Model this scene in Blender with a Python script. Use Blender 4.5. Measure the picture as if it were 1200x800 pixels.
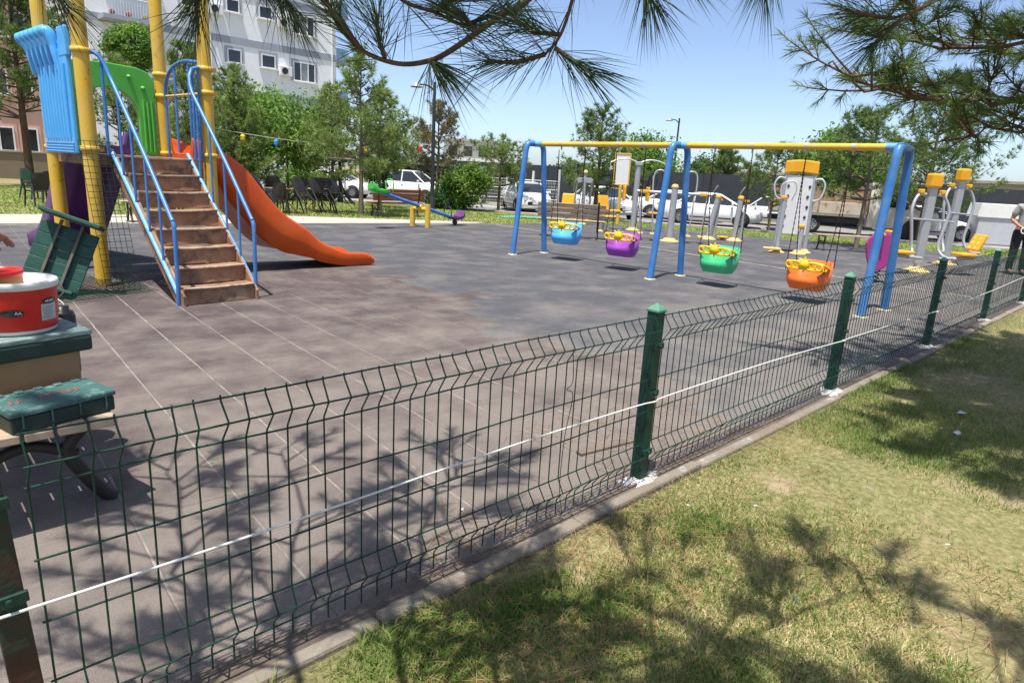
import bpy, bmesh, math, random
import numpy as np
from mathutils import Vector, Matrix

R = math.radians
for o in list(bpy.data.objects):
    bpy.data.objects.remove(o, do_unlink=True)
scene = bpy.context.scene
COL = scene.collection

# ------------------------------------------------------------------ camera
EYE = Vector((0, 0, 1.485))
PITCH, ROLL, YAW = 0.2491, 0.0564, 0.796
fwd = Vector((math.cos(YAW)*math.cos(PITCH), math.sin(YAW)*math.cos(PITCH), -math.sin(PITCH)))
rt0 = Vector((math.sin(YAW), -math.cos(YAW), 0)); up0 = rt0.cross(fwd)
rt = rt0*math.cos(ROLL)+up0*math.sin(ROLL); up = up0*math.cos(ROLL)-rt0*math.sin(ROLL)
cam_data = bpy.data.cameras.new('camera'); cam = bpy.data.objects.new('camera', cam_data); COL.objects.link(cam)
mw = Matrix.Identity(4)
for i in range(3):
    mw[i][0] = rt[i]; mw[i][1] = up[i]; mw[i][2] = -fwd[i]; mw[i][3] = EYE[i]
cam.matrix_world = mw
cam_data.sensor_width = 36; cam_data.lens = 768.56/1200*36
cam_data.clip_start = 0.05; cam_data.clip_end = 3000
scene.camera = cam

# ------------------------------------------------------------------ sky, sun, exposure
SUN = Vector((-0.2626, -0.11, 1)).normalized()           # towards the sun
elev = math.asin(SUN.z)
world = bpy.data.worlds.new('World'); scene.world = world; world.use_nodes = True
wn = world.node_tree; wn.nodes.clear()
sky = wn.nodes.new('ShaderNodeTexSky'); sky.sky_type = 'NISHITA'; sky.sun_disc = False
sky.sun_elevation = elev; sky.sun_rotation = math.atan2(SUN.x, SUN.y)
sky.air_density = .66; sky.dust_density = 2.3; sky.ozone_density = .4; sky.altitude = 700
bg = wn.nodes.new('ShaderNodeBackground'); bg.inputs['Strength'].default_value = 0.15
wo = wn.nodes.new('ShaderNodeOutputWorld')
wn.links.new(sky.outputs[0], bg.inputs['Color']); wn.links.new(bg.outputs[0], wo.inputs['Surface'])
sl = bpy.data.lights.new('sun', 'SUN'); sl.energy = 4.6; sl.angle = R(0.53); sl.color = (1.0, .955, .88)
so = bpy.data.objects.new('sun', sl); COL.objects.link(so)
so.rotation_euler = (-SUN).to_track_quat('-Z', 'Y').to_euler(); so.location = (0, 0, 30)
vs = scene.view_settings
vs.view_transform = 'Standard'; vs.look = 'None'; vs.exposure = 0.66; vs.gamma = 1; vs.use_curve_mapping = False

# ------------------------------------------------------------------ materials
def lerp(a, b, t): return tuple(x+(y-x)*t for x, y in zip(a, b))
MATS = {}
def mat(name, c1, c2=None, scale=6, rough=.6, metal=0, bump=0, bscale=None, bdist=.01, spec=.4, world_co=False,
        wear=None, wscale=9, wth=.6, wsoft=.06, rnd=0, stretch=None, coat=0, detail=5, dust=None, dth=.5, dscale=1.2, grain=0, gscale=240, near=None):
    if name in MATS: return MATS[name]
    m = bpy.data.materials.new(name); m.use_nodes = True; MATS[name] = m
    nt = m.node_tree; N = nt.nodes; L = nt.links
    bs = N['Principled BSDF']
    bs.inputs['Roughness'].default_value = rough; bs.inputs['Metallic'].default_value = metal
    bs.inputs['Specular IOR Level'].default_value = spec; bs.inputs['Coat Weight'].default_value = coat
    if c2 is None: c2 = tuple(x*.82 for x in c1)
    if world_co: co = N.new('ShaderNodeNewGeometry').outputs['Position']
    else: co = N.new('ShaderNodeTexCoord').outputs['Object']
    if stretch:
        mp = N.new('ShaderNodeMapping'); mp.inputs['Scale'].default_value = stretch; L.new(co, mp.inputs[0]); co = mp.outputs[0]
    def noise(sc, det=detail, ro=.6):
        n = N.new('ShaderNodeTexNoise'); n.inputs['Scale'].default_value = sc; n.inputs['Detail'].default_value = det
        n.inputs['Roughness'].default_value = ro; L.new(co, n.inputs['Vector']); return n.outputs[0]
    def ramp(fac, p0, p1, ca, cb):
        r = N.new('ShaderNodeValToRGB'); r.color_ramp.elements[0].position = max(0, p0); r.color_ramp.elements[1].position = min(1, p1)
        r.color_ramp.elements[0].color = (*ca, 1); r.color_ramp.elements[1].color = (*cb, 1); L.new(fac, r.inputs[0]); return r.outputs[0]
    def mix(f, a, b):
        x = N.new('ShaderNodeMix'); x.data_type = 'RGBA'; L.new(f, x.inputs[0])
        for s, k in ((a, 6), (b, 7)):
            if isinstance(s, tuple): x.inputs[k].default_value = (*s, 1)
            else: L.new(s, x.inputs[k])
        return x.outputs[2]
    col = ramp(noise(scale), .32, .68, c1, c2)
    if rnd:
        oi = N.new('ShaderNodeObjectInfo'); mr = N.new('ShaderNodeMapRange'); mr.inputs[3].default_value = 1-rnd; mr.inputs[4].default_value = 1+rnd
        L.new(oi.outputs['Random'], mr.inputs[0]); hs = N.new('ShaderNodeHueSaturation'); L.new(mr.outputs[0], hs.inputs['Value']); L.new(col, hs.inputs['Color']); col = hs.outputs[0]
    if dust:
        nf = noise(dscale, 6, .65)
        if near:          # more tracked-in dirt close to the lawn edge
            sx = N.new('ShaderNodeSeparateXYZ'); L.new(co, sx.inputs[0]); mr = N.new('ShaderNodeMapRange'); mr.inputs[1].default_value = near[0]; mr.inputs[2].default_value = near[1]; mr.inputs[3].default_value = near[2]; mr.inputs[4].default_value = 0; L.new(sx.outputs[1], mr.inputs[0])
            ad = N.new('ShaderNodeMath'); ad.operation = 'ADD'; L.new(nf, ad.inputs[0]); L.new(mr.outputs[0], ad.inputs[1]); nf = ad.outputs[0]
        col = mix(ramp(nf, dth-.12, dth+.18, (0,)*3, (.75,)*3), col, dust)
    if wear:
        col = mix(ramp(noise(wscale, 7, .68), wth-wsoft, wth+wsoft, (0,)*3, (1,)*3), col, wear)
    if grain:
        x = N.new('ShaderNodeMix'); x.data_type = 'RGBA'; x.blend_type = 'MULTIPLY'; x.inputs[0].default_value = 1; L.new(col, x.inputs[6]); L.new(ramp(noise(gscale, 3, .7), .3, .7, (1-grain,)*3, (1+grain,)*3), x.inputs[7]); col = x.outputs[2]
    L.new(col, bs.inputs['Base Color'])
    if bump:
        b = N.new('ShaderNodeBump'); b.inputs['Strength'].default_value = bump; b.inputs['Distance'].default_value = bdist
        L.new(noise(bscale or scale*8, 4), b.inputs['Height']); L.new(b.outputs[0], bs.inputs['Normal'])
    if rough > .2:
        r2 = N.new('ShaderNodeMapRange'); r2.inputs[3].default_value = rough-.1; r2.inputs[4].default_value = min(1, rough+.12)
        L.new(noise(scale*3), r2.inputs[0]); L.new(r2.outputs[0], bs.inputs['Roughness'])
    return m

def leafmat(name, cols, trans=.35, tcol=None, rough=.55):
    m = bpy.data.materials.new(name); m.use_nodes = True; nt = m.node_tree; N = nt.nodes; L = nt.links
    bs = N['Principled BSDF']; bs.inputs['Roughness'].default_value = rough; bs.inputs['Specular IOR Level'].default_value = .3
    g = N.new('ShaderNodeNewGeometry'); r = N.new('ShaderNodeValToRGB')
    el = r.color_ramp.elements
    while len(el) < len(cols): el.new(.5)
    for i, c in enumerate(cols): el[i].position = i/(len(cols)-1); el[i].color = (*c, 1)
    ad = N.new('ShaderNodeMath'); ad.operation = 'MULTIPLY_ADD'; ad.inputs[1].default_value = .55
    nz = N.new('ShaderNodeTexNoise'); nz.inputs['Scale'].default_value = 1.7; nz.inputs['Detail'].default_value = 3; L.new(g.outputs['Position'], nz.inputs['Vector'])
    sc = N.new('ShaderNodeMath'); sc.operation = 'MULTIPLY_ADD'; sc.inputs[1].default_value = 1.4; sc.inputs[2].default_value = -.48; L.new(nz.outputs[0], sc.inputs[0])
    L.new(g.outputs['Random Per Island'], ad.inputs[0]); L.new(sc.outputs[0], ad.inputs[2]); L.new(ad.outputs[0], r.inputs[0])
    L.new(r.outputs[0], bs.inputs['Base Color'])
    tr = N.new('ShaderNodeBsdfTranslucent')
    if tcol: tr.inputs['Color'].default_value = (*tcol, 1)
    else: L.new(r.outputs[0], tr.inputs['Color'])
    mx = N.new('ShaderNodeMixShader'); mx.inputs[0].default_value = trans
    L.new(bs.outputs[0], mx.inputs[1]); L.new(tr.outputs[0], mx.inputs[2]); L.new(mx.outputs[0], N['Material Output'].inputs['Surface'])
    return m

# ------------------------------------------------------------------ mesh helpers
class MB:
    def __init__(s): s.v = []; s.f = []; s.s = []
    def add(s, vs, fs, sm=False, M=None):
        o = len(s.v)
        if M is not None: vs = [M @ Vector(v) for v in vs]
        s.v += [tuple(v) for v in vs]; s.f += [tuple(i+o for i in f) for f in fs]; s.s += [sm]*len(fs); return s
    def box(s, c, d, rz=0, M=None, rx=0, ry=0):
        x, y, z = d[0]/2, d[1]/2, d[2]/2
        vs = [(-x, -y, -z), (x, -y, -z), (x, y, -z), (-x, y, -z), (-x, -y, z), (x, -y, z), (x, y, z), (-x, y, z)]
        m = Matrix.Translation(Vector(c)) @ Matrix.Rotation(rz, 4, 'Z') @ Matrix.Rotation(ry, 4, 'Y') @ Matrix.Rotation(rx, 4, 'X')
        if M is not None: m = M @ m
        return s.add(vs, [(3, 2, 1, 0), (4, 5, 6, 7), (0, 1, 5, 4), (1, 2, 6, 5), (2, 3, 7, 6), (3, 0, 4, 7)], False, m)
    def tube(s, pts, r, n=8, cap=True, flat=False):
        P = [Vector(p) for p in pts]; k = len(P)
        rs = list(r) if hasattr(r, '__len__') else [r]*k
        T = []
        for i in range(k):
            a = P[max(i-1, 0)]; b = P[min(i+1, k-1)]; t = (b-a); T.append(t.normalized() if t.length > 1e-9 else Vector((0, 0, 1)))
        ref = Vector((0, 0, 1)) if abs(T[0].z) < .9 else Vector((1, 0, 0))
        u = T[0].cross(ref).normalized(); vs = []
        for i in range(k):
            u = (u-T[i]*u.dot(T[i])); u = u.normalized() if u.length > 1e-6 else T[i].orthogonal().normalized()
            w = T[i].cross(u)
            for j in range(n):
                a = 2*math.pi*j/n; vs.append(P[i]+(u*math.cos(a)+w*math.sin(a))*rs[i])
        fs = [(i*n+j, i*n+(j+1) % n, (i+1)*n+(j+1) % n, (i+1)*n+j) for i in range(k-1) for j in range(n)]
        s.add(vs, fs, not flat)
        if cap:
            s.add([vs[j] for j in range(n)][::-1], [tuple(range(n))]); s.add([vs[(k-1)*n+j] for j in range(n)], [tuple(range(n))])
        return s
    def lathe(s, prof, n=20, c=(0, 0, 0), sm=True, M=None, ang=2*math.pi):
        vs = []; fs = []; k = len(prof)
        for r, z in prof:
            for j in range(n):
                a = ang*j/n; vs.append((c[0]+r*math.cos(a), c[1]+r*math.sin(a), c[2]+z))
        for i in range(k-1):
            for j in range(n): fs.append((i*n+j, i*n+(j+1) % n, (i+1)*n+(j+1) % n, (i+1)*n+j))
        return s.add(vs, fs, sm, M)
    def prism(s, poly, y0, y1, M=None):   # polygon in x,z extruded along y
        k = len(poly); vs = [(x, y0, z) for x, z in poly]+[(x, y1, z) for x, z in poly]
        fs = [tuple(range(k)), tuple(range(2*k-1, k-1, -1))]+[(i, i+k, (i+1) % k+k, (i+1) % k) for i in range(k)]
        return s.add(vs, fs, False, M)
    def loft(s, rings, closed=True, caps=True, sm=True):
        n = len(rings[0]); vs = [p for r in rings for p in r]; fs = []
        for i in range(len(rings)-1):
            for j in range(n if closed else n-1): fs.append((i*n+j, i*n+(j+1) % n, (i+1)*n+(j+1) % n, (i+1)*n+j))
        s.add(vs, fs, sm)
        if caps and closed: s.add(list(rings[0])[::-1], [tuple(range(n))]); s.add(list(rings[-1]), [tuple(range(n))])
        return s
    def mesh(s, name):
        m = bpy.data.meshes.new(name); m.from_pydata(s.v, [], s.f); m.polygons.foreach_set('use_smooth', s.s); m.update()
        bm = bmesh.new(); bm.from_mesh(m); bmesh.ops.recalc_face_normals(bm, faces=bm.faces); bm.to_mesh(m); bm.free(); return m
    def build(s, name, mt, parent=None, bevel=0, loc=None, rz=None, seg=2):
        m = s.mesh(name); m.materials.append(mt); return link(name, m, parent, bevel, loc, rz, seg)
def link(name, m, parent=None, bevel=0, loc=None, rz=None, seg=2):
    o = bpy.data.objects.new(name, m); COL.objects.link(o)
    if parent is not None: o.parent = parent
    if loc is not None: o.location = loc
    if rz is not None: o.rotation_euler = (0, 0, rz)
    if bevel:
        b = o.modifiers.new('bevel', 'BEVEL'); b.width = bevel; b.segments = seg; b.limit_method = 'ANGLE'; b.angle_limit = R(35)
    return o
def npmesh(name, verts, faces, mt, k=3, parent=None, smooth=False):
    m = bpy.data.meshes.new(name); nv = len(verts); nf = len(faces)
    m.vertices.add(nv); m.vertices.foreach_set('co', np.asarray(verts, np.float32).ravel())
    m.loops.add(nf*k); m.loops.foreach_set('vertex_index', np.asarray(faces, np.int32).ravel())
    m.polygons.add(nf); m.polygons.foreach_set('loop_start', np.arange(0, nf*k, k, dtype=np.int32))
    try: m.polygons.foreach_set('loop_total', np.full(nf, k, np.int32))
    except Exception: pass
    m.update(calc_edges=True); m.materials.append(mt)
    return link(name, m, parent)
def tag(o, label=None, cat=None, group=None, kind=None):
    if label: o['label'] = label
    if cat: o['category'] = cat
    if group: o['group'] = group
    if kind: o['kind'] = kind
    return o
def thing(name, label, cat, loc=(0, 0, 0), rz=0, group=None):
    o = bpy.data.objects.new(name, None); COL.objects.link(o); o.location = loc; o.rotation_euler = (0, 0, rz); o.empty_display_size = .2
    return tag(o, label, cat, group)
KIDS = {}
def dup(root, loc, rz=0, label=None, parent=None, tilt=None):
    c = root.copy(); COL.objects.link(c)
    if parent is not None: c.parent = parent
    else:
        c.location = loc; c.rotation_euler = (tilt[0], tilt[1], rz) if tilt else (0, 0, rz)
        if label: c['label'] = label
    for ch in [o for o in list(root.children)]: dup(ch, None, parent=c)
    return c
def arc(c, r, a0, a1, n, plane='xz'):
    out = []
    for i in range(n+1):
        a = R(a0+(a1-a0)*i/n); p, q = r*math.cos(a), r*math.sin(a)
        out.append({'xz': (c[0]+p, c[1], c[2]+q), 'yz': (c[0], c[1]+p, c[2]+q), 'xy': (c[0]+p, c[1]+q, c[2])}[plane])
    return out
def bez(pts, n=6):    # smooth polyline through points (Catmull-Rom)
    P = [Vector(p) for p in pts]; out = []
    for i in range(len(P)-1):
        a, b, c, d = P[max(i-1, 0)], P[i], P[i+1], P[min(i+2, len(P)-1)]
        for k in range(n):
            t = k/n; out.append(.5*((2*b)+(c-a)*t+(2*a-5*b+4*c-d)*t*t+(3*b-a-3*c+d)*t**3))
    out.append(P[-1]); return out
def sstep(a, b, x): t = min(1, max(0, (x-a)/(b-a))); return t*t*(3-2*t)
def gz(x, y):          # height of the ground
    if y < 1.6: return 0.0
    return -.03-.25*sstep(22.5, 29.3, .8797*x+.4755*y)

# paints and common materials
M_yel = mat('yellow_paint', (.74, .47, .035), (.66, .39, .03), 4, .38, wear=(.30, .17, .06), wscale=11, wth=.655, wsoft=.03, bump=.12, bscale=30, dust=(.60, .42, .12), dth=.5, dscale=3)
M_blue = mat('blue_paint', (.045, .20, .52), (.035, .15, .43), 5, .35, wear=(.20, .24, .28), wscale=13, wth=.655, wsoft=.03, bump=.1, dust=(.10, .25, .48), dth=.52, dscale=3)
M_lblue = mat('worn_light_blue_paint', (.16, .40, .68), (.10, .30, .60), 7, .42, wear=(.34, .42, .48), wscale=22, wth=.6, bump=.1)
M_plblue = mat('sky_blue_plastic', (.10, .42, .80), (.08, .37, .74), 5, .35)
M_green_pl = mat('green_plastic', (.10, .47, .07), (.08, .40, .055), 5, .35, dust=(.24, .42, .18), dth=.58)
M_orange = mat('orange_plastic', (.66, .095, .007), (.54, .07, .006), 2.5, .36, dust=(.52, .15, .05), dth=.62, dscale=2, wear=(.40, .06, .01), wscale=9, wth=.68)
M_purple = mat('purple_plastic', (.12, .03, .16), (.09, .025, .12), 4, .4, dust=(.18, .09, .2), dth=.66)
M_grey_met = mat('grey_steel_paint', (.42, .43, .45), (.36, .37, .39), 6, .38, metal=.25, wear=(.5, .5, .5), wscale=12, wth=.66)
M_ochre = mat('ochre_orange_plastic', (.80, .40, .02), (.72, .33, .015), 4, .4)
M_cream = mat('pale_yellow_plastic', (.72, .52, .2), (.6, .42, .15), 8, .5)
M_iron = mat('black_cast_iron', (.018, .016, .015), (.03, .026, .022), 12, .5, bump=.15)
M_bwood = mat('bare_bench_wood', (.42, .30, .20), (.30, .21, .14), 4, .7, stretch=(1, 9, 9), bump=.25, bscale=12, dust=(.46, .4, .32), dth=.55)
M_rwood = mat('red_brown_bench_wood', (.30, .085, .035), (.20, .055, .025), 5, .5, stretch=(1, 8, 8), bump=.15)
M_gwood = mat('weathered_green_wood', (.016, .085, .058), (.012, .055, .042), 6, .55, wear=(.15, .24, .2), wscale=12, wth=.67, bump=.3, bscale=18, stretch=(1, 5, 5))
M_fence = mat('fence_green_coating', (.006, .045, .028), (.004, .03, .02), 8, .42)
M_post = mat('fence_post_paint', (.007, .048, .031), (.005, .03, .021), 7, .5, wear=(.12, .05, .03), wscale=7, wth=.66, bump=.2)
M_conc = mat('pale_concrete', (.42, .39, .34), (.33, .31, .27), 7, .85, bump=.35, bscale=70, world_co=True, dust=(.30, .26, .19), dth=.5, dscale=2)
M_white = mat('white_paint', (.78, .78, .76), (.72, .72, .70), 6, .5)
M_black = mat('black_plastic', (.014, .014, .015), (.02, .02, .022), 6, .32)
M_dark = mat('dark_grey_metal', (.035, .038, .042), (.028, .03, .034), 6, .5)
M_glass = mat('dark_window_glass', (.02, .024, .028), (.03, .034, .036), 2, .08, spec=.7)
M_bark = mat('pine_bark', (.15, .095, .06), (.075, .047, .03), 9, .9, bump=.6, bscale=30, bdist=.02, stretch=(1, 1, .35))
M_barkgrey = mat('grey_bark', (.20, .16, .12), (.12, .095, .07), 9, .9, bump=.5, bscale=30, bdist=.02, stretch=(1, 1, .35))
M_twig = mat('pine_twig', (.14, .075, .045), (.08, .04, .025), 40, .85, bump=.5, bscale=120, bdist=.004)
M_chain = mat('dark_chain', (.03, .022, .018), (.06, .035, .02), 30, .6, metal=.5)
M_soil = mat('dry_soil', (.13, .10, .075), (.075, .058, .045), 9, .95, bump=.6, bscale=60, world_co=True, dust=(.17, .145, .115), dth=.55, dscale=5)
# ------------------------------------------------------------------ ground
def ground_material():
    m = bpy.data.materials.new('lawn_ground'); m.use_nodes = True; nt = m.node_tree; N = nt.nodes; L = nt.links; bs = N['Principled BSDF']
    bs.inputs['Roughness'].default_value = .95; bs.inputs['Specular IOR Level'].default_value = .1
    g = N.new('ShaderNodeNewGeometry')
    def noise(s, d=5, r=.6):
        n = N.new('ShaderNodeTexNoise'); n.inputs['Scale'].default_value = s; n.inputs['Detail'].default_value = d; n.inputs['Roughness'].default_value = r
        L.new(g.outputs['Position'], n.inputs['Vector']); return n.outputs[0]
    def ramp(f, stops):
        r = N.new('ShaderNodeValToRGB'); e = r.color_ramp.elements
        while len(e) < len(stops): e.new(.5)
        for i, (p, c) in enumerate(stops): e[i].position = p; e[i].color = (*c, 1)
        L.new(f, r.inputs[0]); return r.outputs[0]
    def mix(f, a, b, mode='MIX'):
        x = N.new('ShaderNodeMix'); x.data_type = 'RGBA'; x.blend_type = mode
        if isinstance(f, float): x.inputs[0].default_value = f
        else: L.new(f, x.inputs[0])
        L.new(a, x.inputs[6]); L.new(b, x.inputs[7]); return x.outputs[2]
    big = ramp(noise(.55, 4), [(.36, (.10, .13, .035)), (.5, (.17, .17, .06)), (.64, (.25, .21, .095))])
    fine = ramp(noise(26, 6, .75), [(.3, (.06, .06, .026)), (.5, (.25, .22, .11)), (.72, (.55, .46, .26))])
    c = mix(.55, big, fine)  # base toned darker: shadow between the blades put into the ground colour
    dirt = ramp(noise(9, 5), [(.3, (0.300, 0.213, 0.138)), (.7, (0.450, 0.338, 0.225))])
    c = mix(ramp(noise(1.3, 5, .7), [(.55, (0, 0, 0)), (.66, (.85, .85, .85))]), c, dirt)
    L.new(c, bs.inputs['Base Color'])
    b = N.new('ShaderNodeBump'); b.inputs['Strength'].default_value = .8; b.inputs['Distance'].default_value = .02; L.new(noise(45, 4, .7), b.inputs['Height']); L.new(b.outputs[0], bs.inputs['Normal'])
    return m
M_lawn = ground_material()
def steps(*segs):
    out = []
    for a, b, n in segs: out += list(np.linspace(a, b, n, endpoint=False))
    return out+[segs[-1][1]]
xs = steps((-900, -60, 6), (-60, -4, 14), (-4, 12, 60), (12, 60, 48), (60, 140, 10), (140, 1200, 6))
ys = steps((-900, -60, 6), (-60, -6, 10), (-6, 1.598, 40), (1.598, 1.602, 1), (1.602, 40, 46), (40, 120, 10), (120, 1200, 6))
rnd = random.Random(3)
gv = []; gf = []
for y in ys:
    for x in xs:
        z = gz(x, y)
        if y < 1.55 and -4 < x < 12 and y > -6: z += .012*math.sin(2.1*x+.7)*math.sin(1.7*y)+rnd.uniform(-.006, .006)-.004
        gv.append((x, y, z))
nx = len(xs)
for j in range(len(ys)-1):
    for i in range(nx-1): gf.append((j*nx+i, j*nx+i+1, (j+1)*nx+i+1, (j+1)*nx+i))
b = MB(); b.add(gv, gf, True); o = b.build('ground', M_lawn); tag(o, kind='structure')

# playground floor polygon
POLY = [(-6, 1.69), (24, 1.69), (23.2, 2.4), (18.0, 14.5), (13.0, 15.06), (8.76, 15.5), (-8, 17.2), (-8, 1.69)]
def inpoly(x, y, poly=POLY):
    c = False; n = len(poly)
    for i in range(n):
        (x1, y1), (x2, y2) = poly[i], poly[(i+1) % n]
        if (y1 > y) != (y2 > y) and x < (x2-x1)*(y-y1)/(y2-y1)+x1: c = not c
    return c
def sheet(name, poly, z, mt, th=0):
    b = MB(); k = len(poly)
    if th:
        b.add([(x, y, z-th) for x, y in poly]+[(x, y, z) for x, y in poly], [tuple(range(k-1, -1, -1)), tuple(range(k, 2*k))]+[(i, (i+1) % k, (i+1) % k+k, i+k) for i in range(k)])
    else: b.add([(x, y, z) for x, y in poly], [tuple(range(k))])
    return b.build(name, mt)
M_sand = mat('joint_sand', (.30, .265, .23), (.17, .15, .135), 6, .95, world_co=True, bump=.3, bscale=90, wear=(.10, .085, .08), wscale=3.3, wth=.6, wsoft=.1)
floor = sheet('playground_floor', POLY, -.004, M_sand); tag(floor, kind='structure')
M_rub_b = mat('brown_rubber', (.092, .071, .068), (.07, .054, .053), 2.2, .88, spec=.25, world_co=True, bump=.45, bscale=160, bdist=.004, rnd=.07, dust=(.20, .172, .148), dth=.56, dscale=2.0, grain=.34, near=(1.7, 6.5, .26), wear=(.34, .30, .28), wscale=21, wth=.75, wsoft=.03)
M_rub_g = mat('grey_rubber', (.085, .085, .092), (.064, .064, .07), 1.6, .88, spec=.25, world_co=True, bump=.45, bscale=160, bdist=.004, dust=(.19, .172, .155), dth=.58, dscale=1.3, grain=.34, near=(1.7, 5.5, .26), wear=(.27, .25, .235), wscale=13, wth=.755, wsoft=.03)
TS = .415; ta = R(-3.6); tu = (math.cos(ta), math.sin(ta)); tv = (-math.sin(ta), math.cos(ta)); T0 = (1.054, 3.22)
def tile_mesh(gx, gy, name):
    a, c, h = TS/2-gx/2, TS/2-gy/2, .035; e = .005
    vs = [(-a, -c, -h), (a, -c, -h), (a, c, -h), (-a, c, -h), (-a, -c, -e), (a, -c, -e), (a, c, -e), (-a, c, -e), (-a+e, -c+e, 0), (a-e, -c+e, 0), (a-e, c-e, 0), (-a+e, c-e, 0)]
    fs = [(0, 1, 5, 4), (1, 2, 6, 5), (2, 3, 7, 6), (3, 0, 4, 7), (4, 5, 9, 8), (5, 6, 10, 9), (6, 7, 11, 10), (7, 4, 8, 11), (8, 9, 10, 11)]
    return vs, fs
vs_, fs_ = tile_mesh(.0078, .0045, 't'); mb = MB(); mb.add(vs_, fs_); tmesh = mb.mesh('tile'); tmesh.materials.append(M_rub_b)
gvs, gfs = tile_mesh(.003, .003, 't'); grey = MB(); extra = MB(); rnd = random.Random(7); nt_ = 0
for i in range(-24, 60):
    for j in range(-4, 36):
        lx, ly = (i+.5)*TS, (j+.5)*TS
        x, y = T0[0]+tu[0]*lx+tv[0]*ly, T0[1]+tu[1]*lx+tv[1]*ly
        if y < 1.4 or not inpoly(x, max(y, 1.75)): continue
        kb = 8 + (1 if j > 5 else 0) + (1 if j > 10 else 0)
        brown = i < kb+rnd.choice((-1, 0, 0, 0, 1)) and y < (8.8 if i > 5 else 9.5)
        z = rnd.uniform(-.0016, .0012); rz = ta+rnd.uniform(-.006, .006)
        if y < 1.93:      # cut at the kerb
            h_ = TS/2-.002; ring = [Vector((x, y, 0))+Matrix.Rotation(ta, 3, 'Z') @ Vector((a*h_, c*h_, 0)) for a, c in ((-1, -1), (1, -1), (1, 1), (-1, 1))]; out_ = []
            for q in range(4):
                A1, B1 = ring[q], ring[(q+1) % 4]
                if A1.y >= 1.692: out_.append(A1)
                if (A1.y >= 1.692) != (B1.y >= 1.692): out_.append(A1.lerp(B1, (1.692-A1.y)/(B1.y-A1.y)))
            if len(out_) < 3: continue
            kx = len(out_); tb_ = MB(); tb_.add([(v.x-x, v.y-y, -.03) for v in out_]+[(v.x-x, v.y-y, -.001) for v in out_], [tuple(range(kx, 2*kx))]+[(w, (w+1) % kx, (w+1) % kx+kx, w+kx) for w in range(kx)])
            if -3 <= i < 26: tb_.build('tile', M_rub_b if brown else M_rub_g, floor, 0, (x, y, 0))
            else: grey.add([(v.x, v.y, -.001) for v in out_], [tuple(range(kx))])
            continue
        if brown and i >= -3:
            t = bpy.data.objects.new('tile', tmesh); COL.objects.link(t); t.parent = floor; t.location = (x, y, z); t.rotation_euler = (rnd.uniform(-.003, .003), rnd.uniform(-.003, .003), rz); nt_ += 1
        else:
            (extra if brown else grey).add(gvs, gfs, False, Matrix.Translation((x, y, z*.6)) @ Matrix.Rotation(ta, 4, 'Z'))
tag(grey.build('grey_tiling', M_rub_g, floor), kind='stuff'); tag(extra.build('brown_tiling', M_rub_b, floor), kind='stuff')
# soil strip between fence and kerb
b = MB(); pts0 = []; rnd = random.Random(2); n = 120
for k in range(n+1):
    x = -6+30*k/n; pts0 += [(x, 1.66, -.004), (x, 1.70, .009+rnd.uniform(-.003, .006)), (x, 1.755+rnd.uniform(-.05, .06), -.0025)]
b.add(pts0, [(3*k+q, 3*k+3+q, 3*k+4+q, 3*k+1+q) for k in range(n) for q in (0, 1)], True); tag(b.build('soil_strip', M_soil), kind='structure')
# kerb of cast stones
M_kerb = mat('weathered_kerb_concrete', (.27, .235, .19), (.19, .165, .135), 5, .9, bump=.6, bscale=55, world_co=True, dust=(.17, .135, .095), dth=.47, dscale=3.5, wear=(.35, .33, .29), wscale=8, wth=.62)
kerb = thing('kerb', None, None); tag(kerb, kind='structure'); rnd = random.Random(5)
kerb_base = MB().box((9, 1.64, -.08), (30, .085, .1)).build('bedding', M_conc, kerb)
x = -5
while x < 23:
    ln = 1.0+rnd.uniform(-.03, .03)
    MB().box((0, 0, 0), (ln-.004, .066+rnd.uniform(-.008, .008), .10)).build('kerb_stone', M_kerb, kerb, .014, (x+ln/2, 1.646+rnd.uniform(-.006, .006), -.036+rnd.uniform(-.008, .005)), rnd.uniform(-.006, .006)); x += ln
# concrete path beyond the rubber
M_path = mat('path_concrete', (.45, .41, .34), (.36, .33, .28), 2.5, .9, world_co=True, bump=.3, bscale=60)
path = sheet('path', [(-9, 17.3), (-9, 19.4), (8.0, 18.0), (11.0, 16.6), (13.6, 15.25), (13.0, 15.1), (8.76, 15.54)], .012, M_path, .06); tag(path, kind='structure')
# pale joint line running across the rubber behind the swings
M_line = mat('faded_line_paint', (.52, .47, .34), (.36, .33, .28), 9, .9, world_co=True, wear=(.2, .19, .19), wscale=6, wth=.56)
tag(sheet('painted_line', [(13.40, 14.72), (13.46, 14.72), (12.38, 2.1), (12.32, 2.1)], .0045, M_line), kind='structure')
# pavement and road in front of the parked cars
NX, NY = .8797, .4755; DX, DY = .4755, -.8797
def roadp(n, t): return (NX*n+DX*t, NY*n+DY*t)
M_asph = mat('road_asphalt', (.20, .195, .19), (.155, .15, .15), 1.5, .92, world_co=True, bump=.3, bscale=70, dust=(.30, .28, .25), dth=.5, dscale=.6)
tag(sheet('road', [roadp(30.0, -60), roadp(38.5, -60), roadp(38.5, 60), roadp(30.0, 60)], -.272, M_asph), kind='structure')
tag(sheet('pavement', [roadp(29.3, -60), roadp(30.0, -60), roadp(30.0, 60), roadp(29.3, 60)], -.20, M_conc, .1), kind='structure')

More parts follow.
